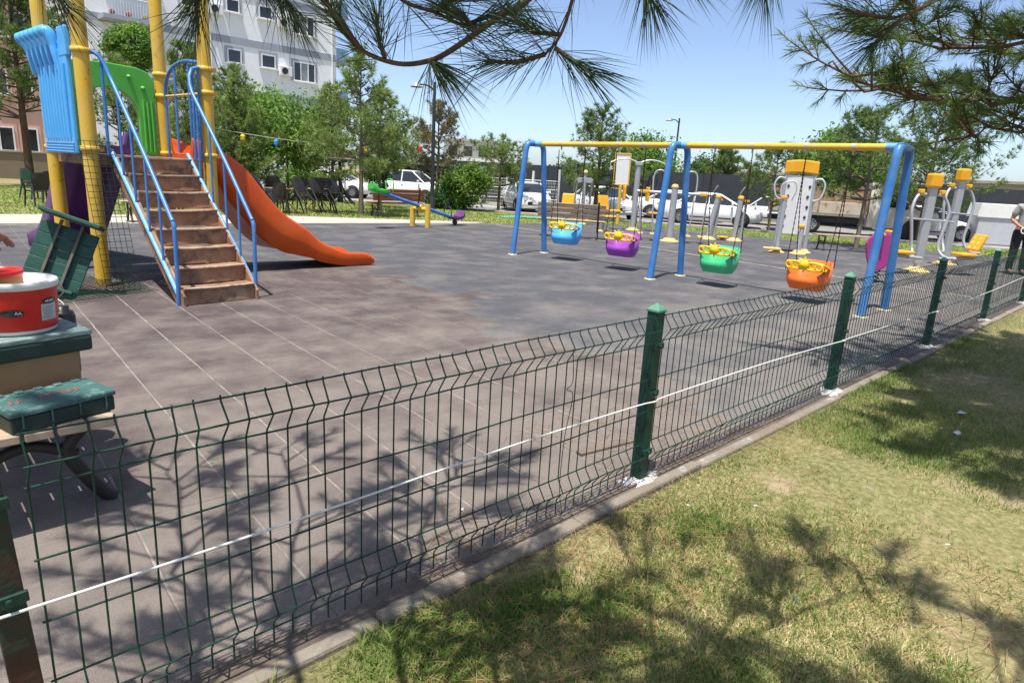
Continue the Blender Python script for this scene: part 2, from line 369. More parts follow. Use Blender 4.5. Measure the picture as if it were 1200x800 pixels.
# ------------------------------------------------------------------ lawn blades
def blades(name, pts, hmin, hmax, w, mt, rng, lean=.6):
    n = len(pts); h = rng.uniform(hmin, hmax, n); a = rng.uniform(0, 6.283, n); b2 = rng.uniform(0, 6.283, n); ln = np.abs(rng.normal(lean, .35, n))
    wx = np.cos(a)*w*rng.uniform(.6, 1.3, n)/2; wy = np.sin(a)*w/2
    dx = np.cos(b2)*ln*h; dy = np.sin(b2)*ln*h
    V = np.empty((n, 5, 3)); P = pts
    V[:, 0] = P+np.stack([wx, wy, np.zeros(n)], 1); V[:, 1] = P-np.stack([wx, wy, np.zeros(n)], 1)
    mid = P+np.stack([dx*.4, dy*.4, h*.62], 1)
    V[:, 2] = mid-np.stack([wx, wy, np.zeros(n)], 1)*.8; V[:, 3] = mid+np.stack([wx, wy, np.zeros(n)], 1)*.8
    V[:, 4] = P+np.stack([dx, dy, h*(1-.25*np.minimum(ln, 1.2))], 1)
    base = (np.arange(n)*5)[:, None]
    F = np.concatenate([base+np.array([[0, 1, 2]]), base+np.array([[0, 2, 3]]), base+np.array([[3, 2, 4]])], 0)
    o = npmesh(name, V.reshape(-1, 3), F, mt); return o
def vnoise(x, y, s, seed):
    r = np.random.default_rng(seed); g = r.random((128, 128)); X = x*s+40; Y = y*s+40
    i = np.floor(X).astype(int); j = np.floor(Y).astype(int); fx = X-i; fy = Y-j; fx = fx*fx*(3-2*fx); fy = fy*fy*(3-2*fy)
    q = lambda a, c: g[a % 128, c % 128]
    return (q(i, j)*(1-fx)+q(i+1, j)*fx)*(1-fy)+(q(i, j+1)*(1-fx)+q(i+1, j+1)*fx)*fy
M_gr = leafmat('grass_blades', [(.065, .125, .02), (.12, .20, .035), (.21, .26, .065), (.38, .35, .14)], .3)
M_dry = leafmat('dry_grass_blades', [(.34, .29, .12), (.55, .46, .22), (.70, .60, .34)], .25)
rng = np.random.default_rng(11)
def lawn_points(n):
    d = 1.2*np.exp(rng.random(n)*math.log(26/1.2)); a = YAW+R(5)-rng.uniform(R(4), R(50), n)+rng.uniform(-.12, .3, n)
    x = d*np.cos(a); y = d*np.sin(a); k = (y < 1.585) & (x > -.5)
    return x[k], y[k], d[k]
x, y, d = lawn_points(640000)
den = .45*vnoise(x, y, 1.1, 1)+.35*vnoise(x, y, 3.1, 2)+.2*vnoise(x, y, 9., 3)
keep = rng.random(len(x)) < np.clip((den-.36)*4.6, .05, 1)
x, y, d, den = x[keep], y[keep], d[keep], den[keep]
lush = .6*vnoise(x, y, .8, 5)+.4*vnoise(x, y, 4, 6)+.22*np.exp(-((y-1.35)/.3)**2)+.16*np.clip((x-4)/3, 0, 1)
gsel = rng.random(len(x)) < np.clip((lush-.30)*3.6, .22, .97)
P3 = np.stack([x, y, np.full(len(x), -.008)], 1)
far = np.clip(d/3, 1, 2.6)[:, None]
ob = blades('grass', P3[gsel], .016, .050, .0036, M_gr, rng, .8); tag(ob, 'short green grass blades of the lawn in the foreground', 'grass', kind='stuff')
ob = blades('dry_grass', P3[~gsel], .008, .026, .0028, M_dry, rng, 1.3); tag(ob, 'dry straw coloured blades scattered through the foreground lawn', 'grass', kind='stuff')
# taller weeds and broad clover leaves along the kerb
xw = rng.uniform(.6, 9, 5200); yw = 1.612-np.abs(rng.normal(0, .10, 5200)); kk = vnoise(xw, yw, 2.6, 9) > .47
ob = blades('kerb_weeds', np.stack([xw, yw, np.full(5200, -.008)], 1)[kk], .02, .065, .006, M_gr, rng, 1.0); tag(ob, 'tufts of longer weeds growing along the concrete kerb', 'weeds', kind='stuff')
nl = 5200; dl = 1.3*np.exp(rng.random(nl)*math.log(8/1.3)); al = YAW-rng.uniform(R(-8), R(46), nl); xl = dl*np.cos(al); yl = dl*np.sin(al); kl = (vnoise(xl, yl, 1.4, 15) > .42) & (yl < 2.6)
xl, yl = xl[kl], yl[kl]; aa = rng.uniform(0, 6.283, len(xl)); hl_ = rng.uniform(.03, .06, len(xl)); zc = np.where(yl < 1.6, .014, .004)+rng.uniform(0, .008, len(xl))
dv = np.stack([np.cos(aa)*hl_, np.sin(aa)*hl_, rng.uniform(-.006, .006, len(xl))], 1); wv = np.stack([-np.sin(aa)*.0011, np.cos(aa)*.0011, np.zeros(len(xl))], 1); c0 = np.stack([xl, yl, zc], 1)
Vn = np.stack([c0-dv-wv, c0-dv+wv, c0+dv+wv, c0+dv-wv], 1).reshape(-1, 3)
tag(npmesh('fallen_needles', Vn, np.arange(len(Vn)).reshape(-1, 4), leafmat('dead_needles', [(.16, .08, .035), (.30, .18, .08), (.42, .30, .15)], .1), 4), 'dead brown pine needles strewn on the lawn and paving edge', 'pine needles', kind='stuff')
# far lawn behind the playground
n = 190000; xx = rng.uniform(-2, 34, n); yy = rng.uniform(2, 32, n); nn = NX*xx+NY*yy
ok = np.array([not inpoly(a, c) for a, c in zip(xx, yy)]) & (nn < 29.2) & (yy > 2.2)
ok &= ~((yy-(18.0-.082*(xx-8)) < .1) & (xx < 8.2)) & ~((xx >= 8.2) & (xx < 13.8) & (yy < 18.0-.47*(xx-8)+.08))
xx, yy = xx[ok], yy[ok]; zz = np.array([gz(a, c) for a, c in zip(xx, yy)])-.01
M_fg = leafmat('far_lawn_blades', [(.14, .23, .04), (.23, .33, .065), (.31, .39, .10), (.40, .42, .15)], .3)
ob = blades('far_grass', np.stack([xx, yy, zz], 1), .04, .09, .03, M_fg, rng, .7); tag(ob, 'mown green lawn beyond the rubber playground', 'grass', kind='stuff')
# ------------------------------------------------------------------ fence
fence = thing('mesh_fence', 'low dark green welded wire mesh fence on steel posts along the kerb', 'fence')
FY = 1.7246; FS = 2.493; FX0 = 2.66
prof = [(.008, .0), (.0, .045), (0, 0)]
# vertical wire profile: (dy, z), two folds
WP = [(0, .045), (0, .10), (-.002, .118), (-.036, .160), (-.002, .212), (0, .225), (0, .735), (-.002, .748), (-.042, .806), (-.002, .858), (0, .874)]
HZ = [(.100, 0), (.160, -.036), (.218, 0), (.388, 0), (.555, 0), (.740, 0), (.806, -.042), (.868, 0)]
wire = MB().tube([(0, dy, z) for dy, z in WP], .0027, 6).mesh('wire'); wire.materials.append(M_fence)
post_xs = [.128, FX0, FX0+FS, FX0+2*FS, FX0+3*FS, FX0+4*FS, FX0+5*FS]
rnd = random.Random(4)
def fpost(x, h, lean=0, rusty=False):
    p = MB().box((0, 0, h/2-.03), (.062, .062, h+.06)).build('post', M_postr if x < .5 else M_post, fence, .004, (x, FY+.012, 0)); p.rotation_euler = (0, lean, 0)
    c = MB(); q = .036; c.add([(-q, -q, 0), (q, -q, 0), (q, q, 0), (-q, q, 0), (-q, -q, .012), (q, -q, .012), (q, q, .012), (-q, q, .012), (0, 0, .045)], [(3, 2, 1, 0), (0, 1, 5, 4), (1, 2, 6, 5), (2, 3, 7, 6), (3, 0, 4, 7), (4, 5, 8), (5, 6, 8), (6, 7, 8), (7, 4, 8)])
    c.build('post_cap', M_capgreen, p, .003, (0, 0, h))
    for z in (.17, .48, .72):
        MB().box((0, -.036, z), (.075, .012, .028)).tube([(0, -.04, z), (0, -.055, z)], .009, 6).build('clip', M_post, p, .003)
    bp = []; bl = MB(); rr = random.Random(int(x*100)); n = 14
    rim = [(.12*rr.uniform(.6, 1.25)*math.cos(6.283*k/n)*1.3, .085*rr.uniform(.7, 1.2)*math.sin(6.283*k/n), .002) for k in range(n)]
    mid = [(.55*a, .6*b_, .02+rr.uniform(-.004, .006)) for a, b_, _ in rim]
    bl.loft([rim, mid], True, False); bl.add(mid, [tuple(range(n))])
    bl.build('cement_footing', M_cement, p, 0, (0, -.01, 0))
    return p
M_postr = mat('rusted_post_paint', (.075, .030, .018), (.04, .018, .012), 7, .6, wear=(.006, .04, .026), wscale=5, wth=.52, bump=.3)
M_capgreen = mat('faded_cap_green', (.10, .26, .18), (.07, .2, .13), 9, .6)
M_cement = mat('splashed_white_cement', (.62, .62, .60), (.42, .41, .38), 30, .9, bump=.6, bscale=60, wear=(.30, .27, .23), wscale=26, wth=.57)
for k, x in enumerate(post_xs): fpost(x, .885 if k else .95, [-.045, .0, .004, .012, -.008, 0, 0][k])
for k in range(len(post_xs)-1):
    xa, xb = post_xs[k]+.035, post_xs[k+1]-.035
    if k == 0: xa += .0
    b = MB(); nseg = 8
    for z, dy in HZ:
        b.tube([(xa+(xb-xa)*q/nseg, FY-.012+dy+rnd.uniform(-.003, .003), z+rnd.uniform(-.003, .003)) for q in range(nseg+1)], .0029, 6)
    if k in (0, 2, 4): pass
    pn = b.build('mesh_panel', M_fence, fence)
    if k < 5:
        cnt = int((xb-xa)/.0604)
        for q in range(cnt+1):
            w = bpy.data.objects.new('wire', wire); COL.objects.link(w); w.parent = pn; w.location = (xa+.01+q*(xb-xa-.02)/cnt, FY-.012+rnd.uniform(-.002, .002), rnd.uniform(-.003, .003)); w.rotation_euler = (0, rnd.uniform(-.006, .006), rnd.uniform(-.12, .12))
    else:
        b = MB(); cnt = 40
        for q in range(cnt+1): b.tube([(xa+.01+q*(xb-xa-.02)/cnt, FY-.012+dy, z) for dy, z in WP], .0024, 4)
        tag(b.build('wire_grid', M_fence, pn), kind='stuff')
# loose tie wire on the panel left of the middle post
M_cable = mat('white_cable', (.74, .73, .70), (.6, .6, .58), 20, .5)
pts = [(-.9, 1.70, .46), (.09, 1.69, .451), (.69, 1.702, .440), (1.72, 1.702, .450), (2.5, 1.70, .443), (2.66, 1.685, .443), (2.82, 1.70, .443), (3.95, 1.702, .440), (5.0, 1.70, .415), (5.15, 1.685, .415), (5.3, 1.70, .415), (7.4, 1.70, .385), (7.65, 1.685, .38), (7.8, 1.70, .38), (10.04, 1.69, .40), (12.1, 1.70, .43), (14, 1.70, .42)]
tag(MB().tube(bez(pts, 8), .0038, 7).build('cable', M_cable), 'long white cable tied along the green mesh fence', 'cable')
tag(MB().tube(bez([(2.02, 1.70, .80), (2.03, 1.695, .66), (1.99, 1.69, .63), (2.02, 1.68, .60), (2.0, 1.69, .42), (1.98, 1.68, .2), (1.99, 1.66, .06)], 5), .0018, 5).build('tie_wire', M_chain), 'thin loose black tie wire dangling on the fence left of the middle post', 'wire')

# ------------------------------------------------------------------ play tower
tw = thing('play_tower', 'play tower with yellow poles, rusty brown stairs, blue panel and orange slide', 'play tower', (1.80, 8.57, 0), R(5))
PL = 1.3; PH = 1.452
for (x, y, hh) in ((0, 0, 3.55), (0, PL, 3.55), (PL, 0, 3.55), (PL, PL, 3.55)):
    p = MB().tube([(x, y, -.02), (x, y, hh)], .078, 20).build('pole', M_yel, tw)
    MB().lathe([(.0, .06), (.05, .05), (.085, .02), (.088, 0), (.088, -.05)], 20, (x, y, hh)).build('pole_cap', M_yel, p)
    for z in ((2.5, 2.23, 1.5) if (x, y) != (0, 0) else (2.5, 1.5)):
        MB().lathe([(.079, -.028), (.094, -.026), (.094, .026), (.079, .028)], 20, (x, y, z)).box((x+.1, y-.02, z), (.05, .03, .05)).build('clamp', M_yel, p)
M_rust = mat('rusty_brown_steel', (.36, .20, .115), (.24, .125, .07), 5, .8, wear=(.06, .036, .026), wscale=4.2, wth=.58, wsoft=.12, bump=.35, bscale=30, dust=(.46, .33, .23), dth=.6, dscale=4)
M_tread = mat('worn_tread_edge', (.55, .46, .38), (.40, .30, .23), 12, .8, wear=(.18, .11, .08), wscale=14, wth=.58)
MB().box((PL/2, PL/2, PH-.03), (PL-.1, PL-.1, .06)).box((PL/2, .04, PH-.06), (PL-.15, .05, .12)).box((PL/2, PL-.04, PH-.06), (PL-.15, .05, .12)).box((.04, PL/2, PH-.06), (.05, PL-.15, .12)).box((PL-.04, PL/2, PH-.06), (.05, PL-.15, .12)).build('platform', M_rust, tw, .006)
st = MB()
for sx in (.19, 1.09): st.prism([(-1.60, .0), (-1.42, .0), (.0, PH-.2), (.0, PH-.005), (-.08, PH-.005), (-1.62, .12)], sx-.012, sx+.012, Matrix.Rotation(R(90), 4, 'Z') @ Matrix.Identity(4)) if False else None
for sx in (.225, 1.005):
    poly = [(-1.62, .0), (-1.44, .0), (.0, PH-.17), (.0, PH-.02), (-.10, PH-.02), (-1.62, .10)]
    k = len(poly); vs = [(sx-.012, y, z) for y, z in poly]+[(sx+.012, y, z) for y, z in poly]
    st.add(vs, [tuple(range(k)), tuple(range(2*k-1, k-1, -1))]+[(i, i+k, (i+1) % k+k, (i+1) % k) for i in range(k)])
stairs = st.build('stairs', M_rust, tw)
NS = 8; rise = PH/NS; run = 1.58/NS
for i in range(NS):
    y0 = -1.58+i*run; z1 = rise*(i+1); rr = random.Random(i)
    b = MB()
    # riser bowed slightly, nosing lip
    rings = []
    for q in range(9):
        xq = .24+q*(.99-.24)/8; bow = .008*math.sin(q*.8+i); sag = -.008*math.sin(math.pi*q/8)+rr.uniform(-.002, .002)
        rings.append([(xq, y0+bow, z1-rise+.004), (xq, y0+bow*.5+.01, z1-.03), (xq, y0-.012, z1-.022+sag), (xq, y0-.012, z1-.004+sag), (xq, y0+run+.03, z1-.004+sag), (xq, y0+run+.03, z1-.03+sag), (xq, y0+.03, z1-.03), (xq, y0+.03, z1-rise+.004)])
    s_ = MB().loft(rings, True, True, False).build('step', M_rust, stairs, .003)
    MB().loft([[(r[2][0], r[2][1]-.003, r[2][2]+.010), (r[3][0], r[3][1]-.003, r[3][2]+.003), (r[3][0], r[3][1]+.03, r[3][2]+.003), (r[3][0], r[3][1]+.03, r[3][2]-.002)] for r in rings], True, True, False).build('nosing', M_tread, s_)
def rail(sx, out, name):
    h = MB().tube(bez([(sx, -1.53, -.01), (sx, -1.54, .4), (sx, -1.545, .74), (sx, -1.52, .84), (sx, -1.44, .93), (sx, -.85, 1.57), (sx, -.24, 2.19)], 6)+[Vector(p) for p in out], .021, 10).build('handrail', M_blue, tw)
    s2 = MB().tube([(sx, -1.53, .12), (sx, -.02, 1.50)], .024, 10).build('stringer_rail', M_lblue, h)
    for y in (-1.22, -.93, -.62, -.33):
        zb = .12+(y+1.53)/1.51*1.38; zt = .93+(y+1.44)/1.2*1.26
        MB().tube([(sx, y, zb), (sx, y, zt)], .013, 8).build('baluster', M_blue, h)
    return h
hl = rail(.20, [(.19, -.17, 2.28), (.17, -.13, 2.38), (.14, -.09, 2.46), (.09, -.05, 2.50), (.02, -.02, 2.50)], 'l')
MB().tube([(.16, -.06, 1.44), (.16, -.08, 2.45)], .017, 8).tube([(.05, -.03, 1.44), (.05, -.03, 2.49)], .015, 8).build('upright', M_blue, hl)
hr = rail(1.03, [(1.04, -.17, 2.28), (1.06, -.12, 2.38), (1.11, -.08, 2.47), (1.19, -.04, 2.5), (1.27, -.01, 2.5)], 'r')
MB().tube([(1.11, -.05, 1.44), (1.11, -.09, 2.45)], .017, 8).tube([(1.2, -.03, 1.44), (1.2, -.03, 2.49)], .015, 8).build('upright', M_blue, hr)
# hoop barrier beside the slide mouth and thin bar
hb = MB().tube(bez([(PL, 1.18, 2.20), (PL, 1.14, 2.38), (PL, 1.0, 2.52), (PL, .78, 2.60), (PL, .5, 2.62), (PL, .12, 2.58)], 6), .022, 10).build('hoop_barrier', M_blue, tw)
for y in (1.17, .86, .45): MB().tube([(PL, y, 1.46), (PL, y, 2.2 if y > 1 else 2.58)], .017, 8).build('upright', M_blue, hb)
MB().tube([(PL, .08, 2.23), (PL, PL-.08, 2.23)], .013, 8).build('cross_bar', M_cream, tw)
# blue fluted panel
bp = MB().box((-.10, .57, 1.98), (.05, 1.02, 1.08)).box((-.10, .16, 2.58), (.06, .24, .30)).build('blue_panel', M_plblue, tw, .015)
for k in range(9):
    y = .16+k*.102; MB().tube([(-.13, y, 1.60), (-.135, y, 2.0), (-.13, y, 2.36)], .027, 8).build('rib', M_plblue, bp)
for k in range(4): MB().tube([(-.128, .07, 1.46+k*.03), (-.128, 1.07, 1.46+k*.03)], .011, 8).build('groove_rib', M_plblue, bp)
for k in range(6):
    y = .36+k*.175
    MB().tube(bez([(-.12, y-.03, 2.30), (-.14, y-.01, 2.46), (-.15, y+.02, 2.58), (-.18, y+.06, 2.68), (-.24, y+.10, 2.66)], 4), [.03, .031, .032, .034, .036, .038, .04, .045, .052, .058, .064, .068, .070, .070, .066, .058, .035], 10).build('crown_lobe', M_plblue, bp)
MB().box((-.09, .62, 2.50), (.05, .9, .2)).tube([(-.1, .5, 2.66), (-.1, 1.1, 2.72)], .07, 10).build('crown_back', M_plblue, bp, .02)
# green arch panel on the far side
out = [(.10, 1.47)]+[(.10, 2.4)]+[(.16, 2.5), (.3, 2.545), (.65, 2.56), (1.0, 2.545), (1.14, 2.5), (1.20, 2.4), (1.20, 1.47), (.99, 1.47)]
inn = [(.65+.34*math.cos(R(a)), 1.93+.34*math.sin(R(a))) for a in range(0, 181, 15)]
b = MB(); b.prism(out+inn+[(.31, 1.47)], PL-.035, PL+.035)
ga = b.build('arch_panel', M_green_pl, tw, .012)
for x in (1.05, 1.1, 1.15, .15, .2, .25): MB().tube([(x, PL-.037, 1.5), (x, PL-.045, 1.8), (x, PL-.037, 2.15)], .016, 8).build('rib', M_green_pl, ga)
for x, z in ((.4, 2.42), (.65, 2.46), (.9, 2.42), (1.06, 2.3), (.23, 2.3)): MB().lathe([(0, .03), (.02, .025), (.03, 0)], 12, (0, 0, 0), True, Matrix.Translation((x, PL-.035, z)) @ Matrix.Rotation(R(90), 4, 'X')).build('boss', M_green_pl, ga)
# slides
def slide_mesh(top, bot, hw, rim=.035, fl=.19):
    rings = []
    for (s, zt), zb in zip(top, bot):
        f = max(zt-fl, zb+.02); w = hw
        ring = [(-w, zb), (-w, (zb+zt)/2), (-w-.01, zt-.03), (-w+.005, zt), (-w+rim, zt-.004), (-w+rim+.02, zt-.05), (-w+rim+.05, f+.03), (-w+rim+.11, f), (0, f-.008),
                (w-rim-.11, f), (w-rim-.05, f+.03), (w-rim-.02, zt-.05), (w-rim, zt-.004), (w-.005, zt), (w+.01, zt-.03), (w, (zb+zt)/2), (w, zb), (w*.4, zb+.03), (-w*.4, zb+.03)]
        rings.append([(s, y, z) for y, z in ring])
    return rings
def interp(P, n):
    xs = [p[0] for p in P]; q = bez([(p[0], p[1], 0) for p in P], 6); X = np.array([v.x for v in q]); Z = np.array([v.y for v in q]); S = np.linspace(xs[0], xs[-1], n); return S, np.interp(S, X, Z)
S, ZT = interp([(2.95, 1.70), (3.10, 1.66), (3.25, 1.58), (3.41, 1.50), (3.60, 1.36), (3.78, 1.13), (4.02, .85), (4.22, .70), (4.42, .575), (4.62, .40), (4.85, .29), (5.05, .215), (5.25, .205), (5.42, .18), (5.54, .10)], 44)
_, ZB = interp([(2.95, 1.40), (3.10, 1.36), (3.25, 1.20), (3.41, .93), (3.60, .70), (3.78, .47), (4.02, .28), (4.22, .22), (4.42, .18), (4.62, .10), (4.85, .045), (5.05, .015), (5.25, .01), (5.42, .012), (5.54, .03)], 44)
w2l = Matrix.Rotation(R(-5), 4, 'Z') @ Matrix.Translation((-1.80, -8.57, 0))
rings = [[w2l @ Vector((s, y+9.22, z)) for s, y, z in r] for r in slide_mesh(list(zip(S, ZT)), ZB, .40)]
MB().loft(rings).build('slide', M_orange, tw)
S, ZT = interp([(0, 1.75), (.2, 1.72), (.5, 1.5), (1.0, 1.05), (1.5, .62), (1.9, .36), (2.2, .28), (2.5, .22)], 30)
_, ZB = interp([(0, 1.40), (.2, 1.34), (.5, 1.1), (1.0, .62), (1.5, .2), (1.9, .03), (2.2, .02), (2.5, .02)], 30)
rings = [[Vector((.55+y, 1.33+s, z)) for s, y, z in r] for r in slide_mesh(list(zip(S, ZT)), ZB, .36)]
MB().loft(rings).build('rear_slide', M_purple, tw)['label'] = 'purple slide leaving the back of the tower'

# ------------------------------------------------------------------ swing set
sw = thing('swing_set', 'four seat swing frame with yellow top bar and blue tube legs', 'swing frame', (9.181, 0, 0))
SY = [9.05, 5.90, 2.745]; SH = 2.06; LN = .437
MB().tube([(0, SY[0]-.12, SH), (0, SY[2]+.15, SH)], .045, 16).build('top_bar', M_yel, sw)
M_bare = mat('bare_worn_steel', (.46, .43, .36), (.6, .45, .15), 9, .5, metal=.3)
for y in (8.377, 7.854, 7.08, 6.56, 5.29, 4.70, 3.93, 3.33): MB().tube([(0, y-.03, SH), (0, y+.03, SH)], .0475, 14).tube([(0, y, SH-.04), (0, y, SH-.10)], .014, 8).build('hanger', M_bare, sw)
for k, y in enumerate(SY):
    pts = bez([(-LN, y, 0), (-.385, y, .5), (-.30, y, 1.35), (-.25, y, 1.82), (-.232, y, 1.96), (-.19, y, 2.04), (-.12, y, 2.06), (.12, y, 2.06), (.19, y, 2.04), (.232, y, 1.96), (.25, y, 1.82), (.30, y, 1.35), (.385, y, .5), (LN, y, 0)], 5)
    lg = MB().tube(pts, .052, 16).build('leg_frame', M_blue if k else M_blue, sw)
    MB().tube([(0, y-.14, SH), (0, y+.14, SH)] if k == 1 else [(0, y-.2*(1 if k == 0 else -1), SH), (0, y, SH)], .053, 16).build('sleeve', M_lblue, lg)
    for sx in (-LN, LN): MB().lathe([(.0, .012), (.09, .012), (.095, 0)], 14, (sx, y, .001)).build('foot_plate', M_bare, lg)
M_barY = mat('yellow_plastic', (.86, .56, .02), (.78, .48, .015), 6, .38)
def swing(y0, y1, z, col, cname, label, yawd=0, darker=None):
    t = thing('swing', label, 'swing', (9.181, (y0+y1)/2, z), R(yawd), 'children\'s swings on the yellow bar')
    K = 1.25; W, D = .205, .15
    # tub: shell with raised back and sides, scooped low front
    n = 28; outer_b = []; outer_t = []; inner_t = []; inner_b = []
    for k in range(n):
        a = 2*math.pi*k/n; ca, sa = math.cos(a), math.sin(a)
        ex = lambda r, p: (abs(r)**p)*(1 if r >= 0 else -1)
        x, y = D*ex(ca, .55), W*ex(sa, .55)
        back = max(0, ca); side = abs(sa)**2
        top = .03+.14*back+.075*side-.03*max(0, -ca)
        outer_b.append((x*.80, y*.84, -.14)); outer_t.append((x*1.08, y*1.06, top)); inner_t.append((x*.98, y*.97, top-.002)); inner_b.append((x*.72, y*.76, -.11))
    mid = [(.95*a[0]+.02*0, .97*a[1], -.06) for a in outer_t]; mid2 = [(.87*a[0], .89*a[1], -.07) for a in outer_t]
    b = MB(); b.loft([outer_b, mid, outer_t, inner_t, mid2, inner_b], True, False, True); b.add(outer_b[::-1], [tuple(range(n))]); b.add(inner_b, [tuple(range(n))])
    seat = b.build('seat', col, t)
    MB().box((-.05, 0, -.055), (.06, .05, .09)).build('pommel', col, seat, .02)
    br = MB(); xb = -D-.005
    br.lathe([(0, .026), (.035, .022), (.05, 0), (.035, -.022), (0, -.026)], 16, (0, 0, 0), True, Matrix.Translation((xb, 0, .135)) @ Matrix.Scale(1.25, 4) @ Matrix.Rotation(R(90), 4, 'Y'))
    for k in range(8):
        a = 6.283*k/8; br.tube([(xb, .04*math.cos(a), .135+.05*math.sin(a)), (xb, .088*math.cos(a), .135+.088*math.sin(a))], [.014, .008], 6)
    for s in (-1, 1):
        br.tube([(xb, s*.095+.034*math.cos(R(a)), .125+.034*math.sin(R(a))) for a in range(0, 361, 24)], .011, 7, False)
        br.tube([(xb, s*.165+.034*math.cos(R(a)), .122+.034*math.sin(R(a))) for a in range(0, 361, 24)], .011, 7, False)
        br.tube(bez([(xb, s*.03, .155), (xb, s*.11, .162), (xb+.015, s*.19, .155), (xb+.07, s*.215, .13), (0, s*.215, .10)], 4), .013, 7)
        br.tube(bez([(xb, s*.03, .09), (xb, s*.11, .084), (xb+.015, s*.19, .09), (xb+.07, s*.215, .09)], 4), .013, 7)
    br.build('safety_bar', M_barY, t)
    for s, yy in ((-1, min(y0, y1)), (1, max(y0, y1))):
        ty = yy-(y0+y1)/2; kz = SH-.1-z
        for dx in (-.13, .11):
            pts = [Vector((0, ty, kz)), Vector((dx*.25, ty*.98, kz*.62)), Vector((dx*K, s*W*1.02*K, (.06+.05*(dx > 0))*K))]
            L = bez(pts, 14); c = MB()
            for q in range(len(L)-1): c.tube([L[q]*.97+L[q+1]*.03, (L[q]+L[q+1])/2, L[q+1]*.97+L[q]*.03], [.0055, .0085, .0055], 5)
            c.build('chain', M_chain, t)
    for o_ in t.children:
        if o_.name.split('.')[0] in ('seat', 'safety_bar'): o_.scale = (K, K, K)
    return t
swing(8.377, 7.854, .47, M_plblue, 'blue', 'light blue toddler swing with yellow safety bar, nearest the far swing legs', 15)
swing(7.08, 6.56, .41, mat('violet_plastic', (.33, .07, .42), (.27, .05, .36), 5, .35), 'violet', 'violet toddler swing with yellow safety bar', 12)
swing(5.29, 4.70, .39, mat('emerald_plastic', (.06, .46, .20), (.05, .40, .17), 5, .35), 'green', 'green toddler swing with yellow safety bar', 3)
swing(3.93, 3.33, .35, mat('orange_seat_plastic', (.80, .17, .03), (.72, .14, .02), 5, .35), 'orange', 'orange toddler swing with yellow safety bar, nearest the fence', -2)

# ------------------------------------------------------------------ seesaw
ss = thing('seesaw', 'seesaw with blue beam on yellow support, green and purple seats', 'seesaw', (10.46, 14.43, 0))
va = Vector((9.09-11.83, 14.2-14.66, 0)).normalized(); pa = Vector((-va.y, va.x, 0))
ang = math.atan2(va.y, va.x)
ssb = Matrix.Rotation(ang, 4, 'Z')
zc = .56; e1 = ssb @ Vector((1.39, 0, .88)); e2 = ssb @ Vector((-1.39, 0, .19))
MB().tube([e1, e2], .048, 12).build('beam', M_blue, ss)
sup = MB()
for s in (-1, 1): sup.tube([ssb @ Vector((0, s*.28, -.02)), ssb @ Vector((0, s*.28, .60))], .07, 14)
sup.tube([ssb @ Vector((0, -.3, .47)), ssb @ Vector((0, .3, .47))], .055, 12); sup.build('support', M_yel, ss)
MB().tube([ssb @ Vector((0, -.1, .52)), ssb @ Vector((0, .1, .52))], .07, 12).build('pivot', M_yel, ss)
for e, col, s, nm in ((e1, mat('bright_green_plastic', (.06, .52, .06), (.05, .46, .05), 5, .35), 1, 'green'), (e2, M_purple, -1, 'purple')):
    b = MB(); d = va*s; q = lambda a, c, z: e+va*(a*s)+pa*c+Vector((0, 0, z))
    rings = []
    for a, w, zb, zt in ((-.26, .06, .0, .05), (-.16, .13, -.02, .09), (0, .17, -.03, .07), (.16, .17, -.02, .09), (.26, .15, .02, .2), (.31, .11, .08, .24)):
        rings.append([q(a, -w*.7, zb), q(a, -w, zb+.03), q(a, -w, zt), q(a, -w*.6, zt-.03), q(a, w*.6, zt-.03), q(a, w, zt), q(a, w, zb+.03), q(a, w*.7, zb)])
    b.loft(rings); se = b.build('seat', col, ss, .01)
    MB().tube(bez([q(-.3, -.12, .02), q(-.3, -.13, .25), q(-.3, 0, .33), q(-.3, .13, .25), q(-.3, .12, .02)], 5), .014, 8).build('handle', col if s > 0 else M_dark, ss)
b = MB()
for s in (-1, 1): b.tube([e2+pa*(.05*s-.03)+va*.05*s, e2+pa*(.05*s+.03)+va*.05*s+Vector((0, 0, 0))], .07, 12)
for v in range(len(b.v)): b.v[v] = (b.v[v][0], b.v[v][1], b.v[v][2]-.10)
b.build('rubber_stop', M_black, ss)
# ------------------------------------------------------------------ benches
def bench(label, loc, rz, wood, ln=1.55, seat_n=4, back_n=3, backed=True, end_in=.18, group=None, legm=None):
    t = thing('park_bench', label, 'bench', loc, rz, group); legm = legm or M_iron
    for k in range(seat_n): MB().box((0, .0+k*.115-.17, .43), (ln, .098, .036)).build('seat_slat', wood, t, .006)
    if backed:
        for k in range(back_n): MB().box((0, .255+k*.028, .56+k*.125), (ln, .03, .105), 0, None, R(-13)).build('back_slat', wood, t, .006)
    for s in (-1, 1):
        x = s*(ln/2-end_in)
        b = MB()
        b.tube(bez([(x, -.26, 0), (x, -.23, .06), (x, -.16, .2), (x, -.20, .38), (x, -.22, .41)], 5), .022, 8)
        b.tube(bez([(x, .30, 0), (x, .27, .06), (x, .18, .2), (x, .22, .38), (x, .24, .41)]+([(x, .275, .6), (x, .345, .92)] if backed else []), 5), .022, 8)
        b.box((x, .0, .40), (.045, .48, .03)); b.tube(bez([(x, -.16, .2), (x, .0, .27), (x, .18, .2)], 5), .018, 8)
        b.build('leg', legm, t)
    return t
bench('red-brown wooden bench with thin black legs behind the seesaw', (12.0, 17.9, gz(12, 18)), R(180-7), M_rwood, 1.75, legm=M_iron)
bench('weathered pale slatted bench with black iron legs behind the blue swing', (12.85, 11.2, 0), R(127), M_bwood, 1.7)
bench('low backless plank bench in front of the parked truck', (18.45, 6.35, gz(18.4, 6.3)), R(133), M_bwood, 1.9, 3, 0, False)
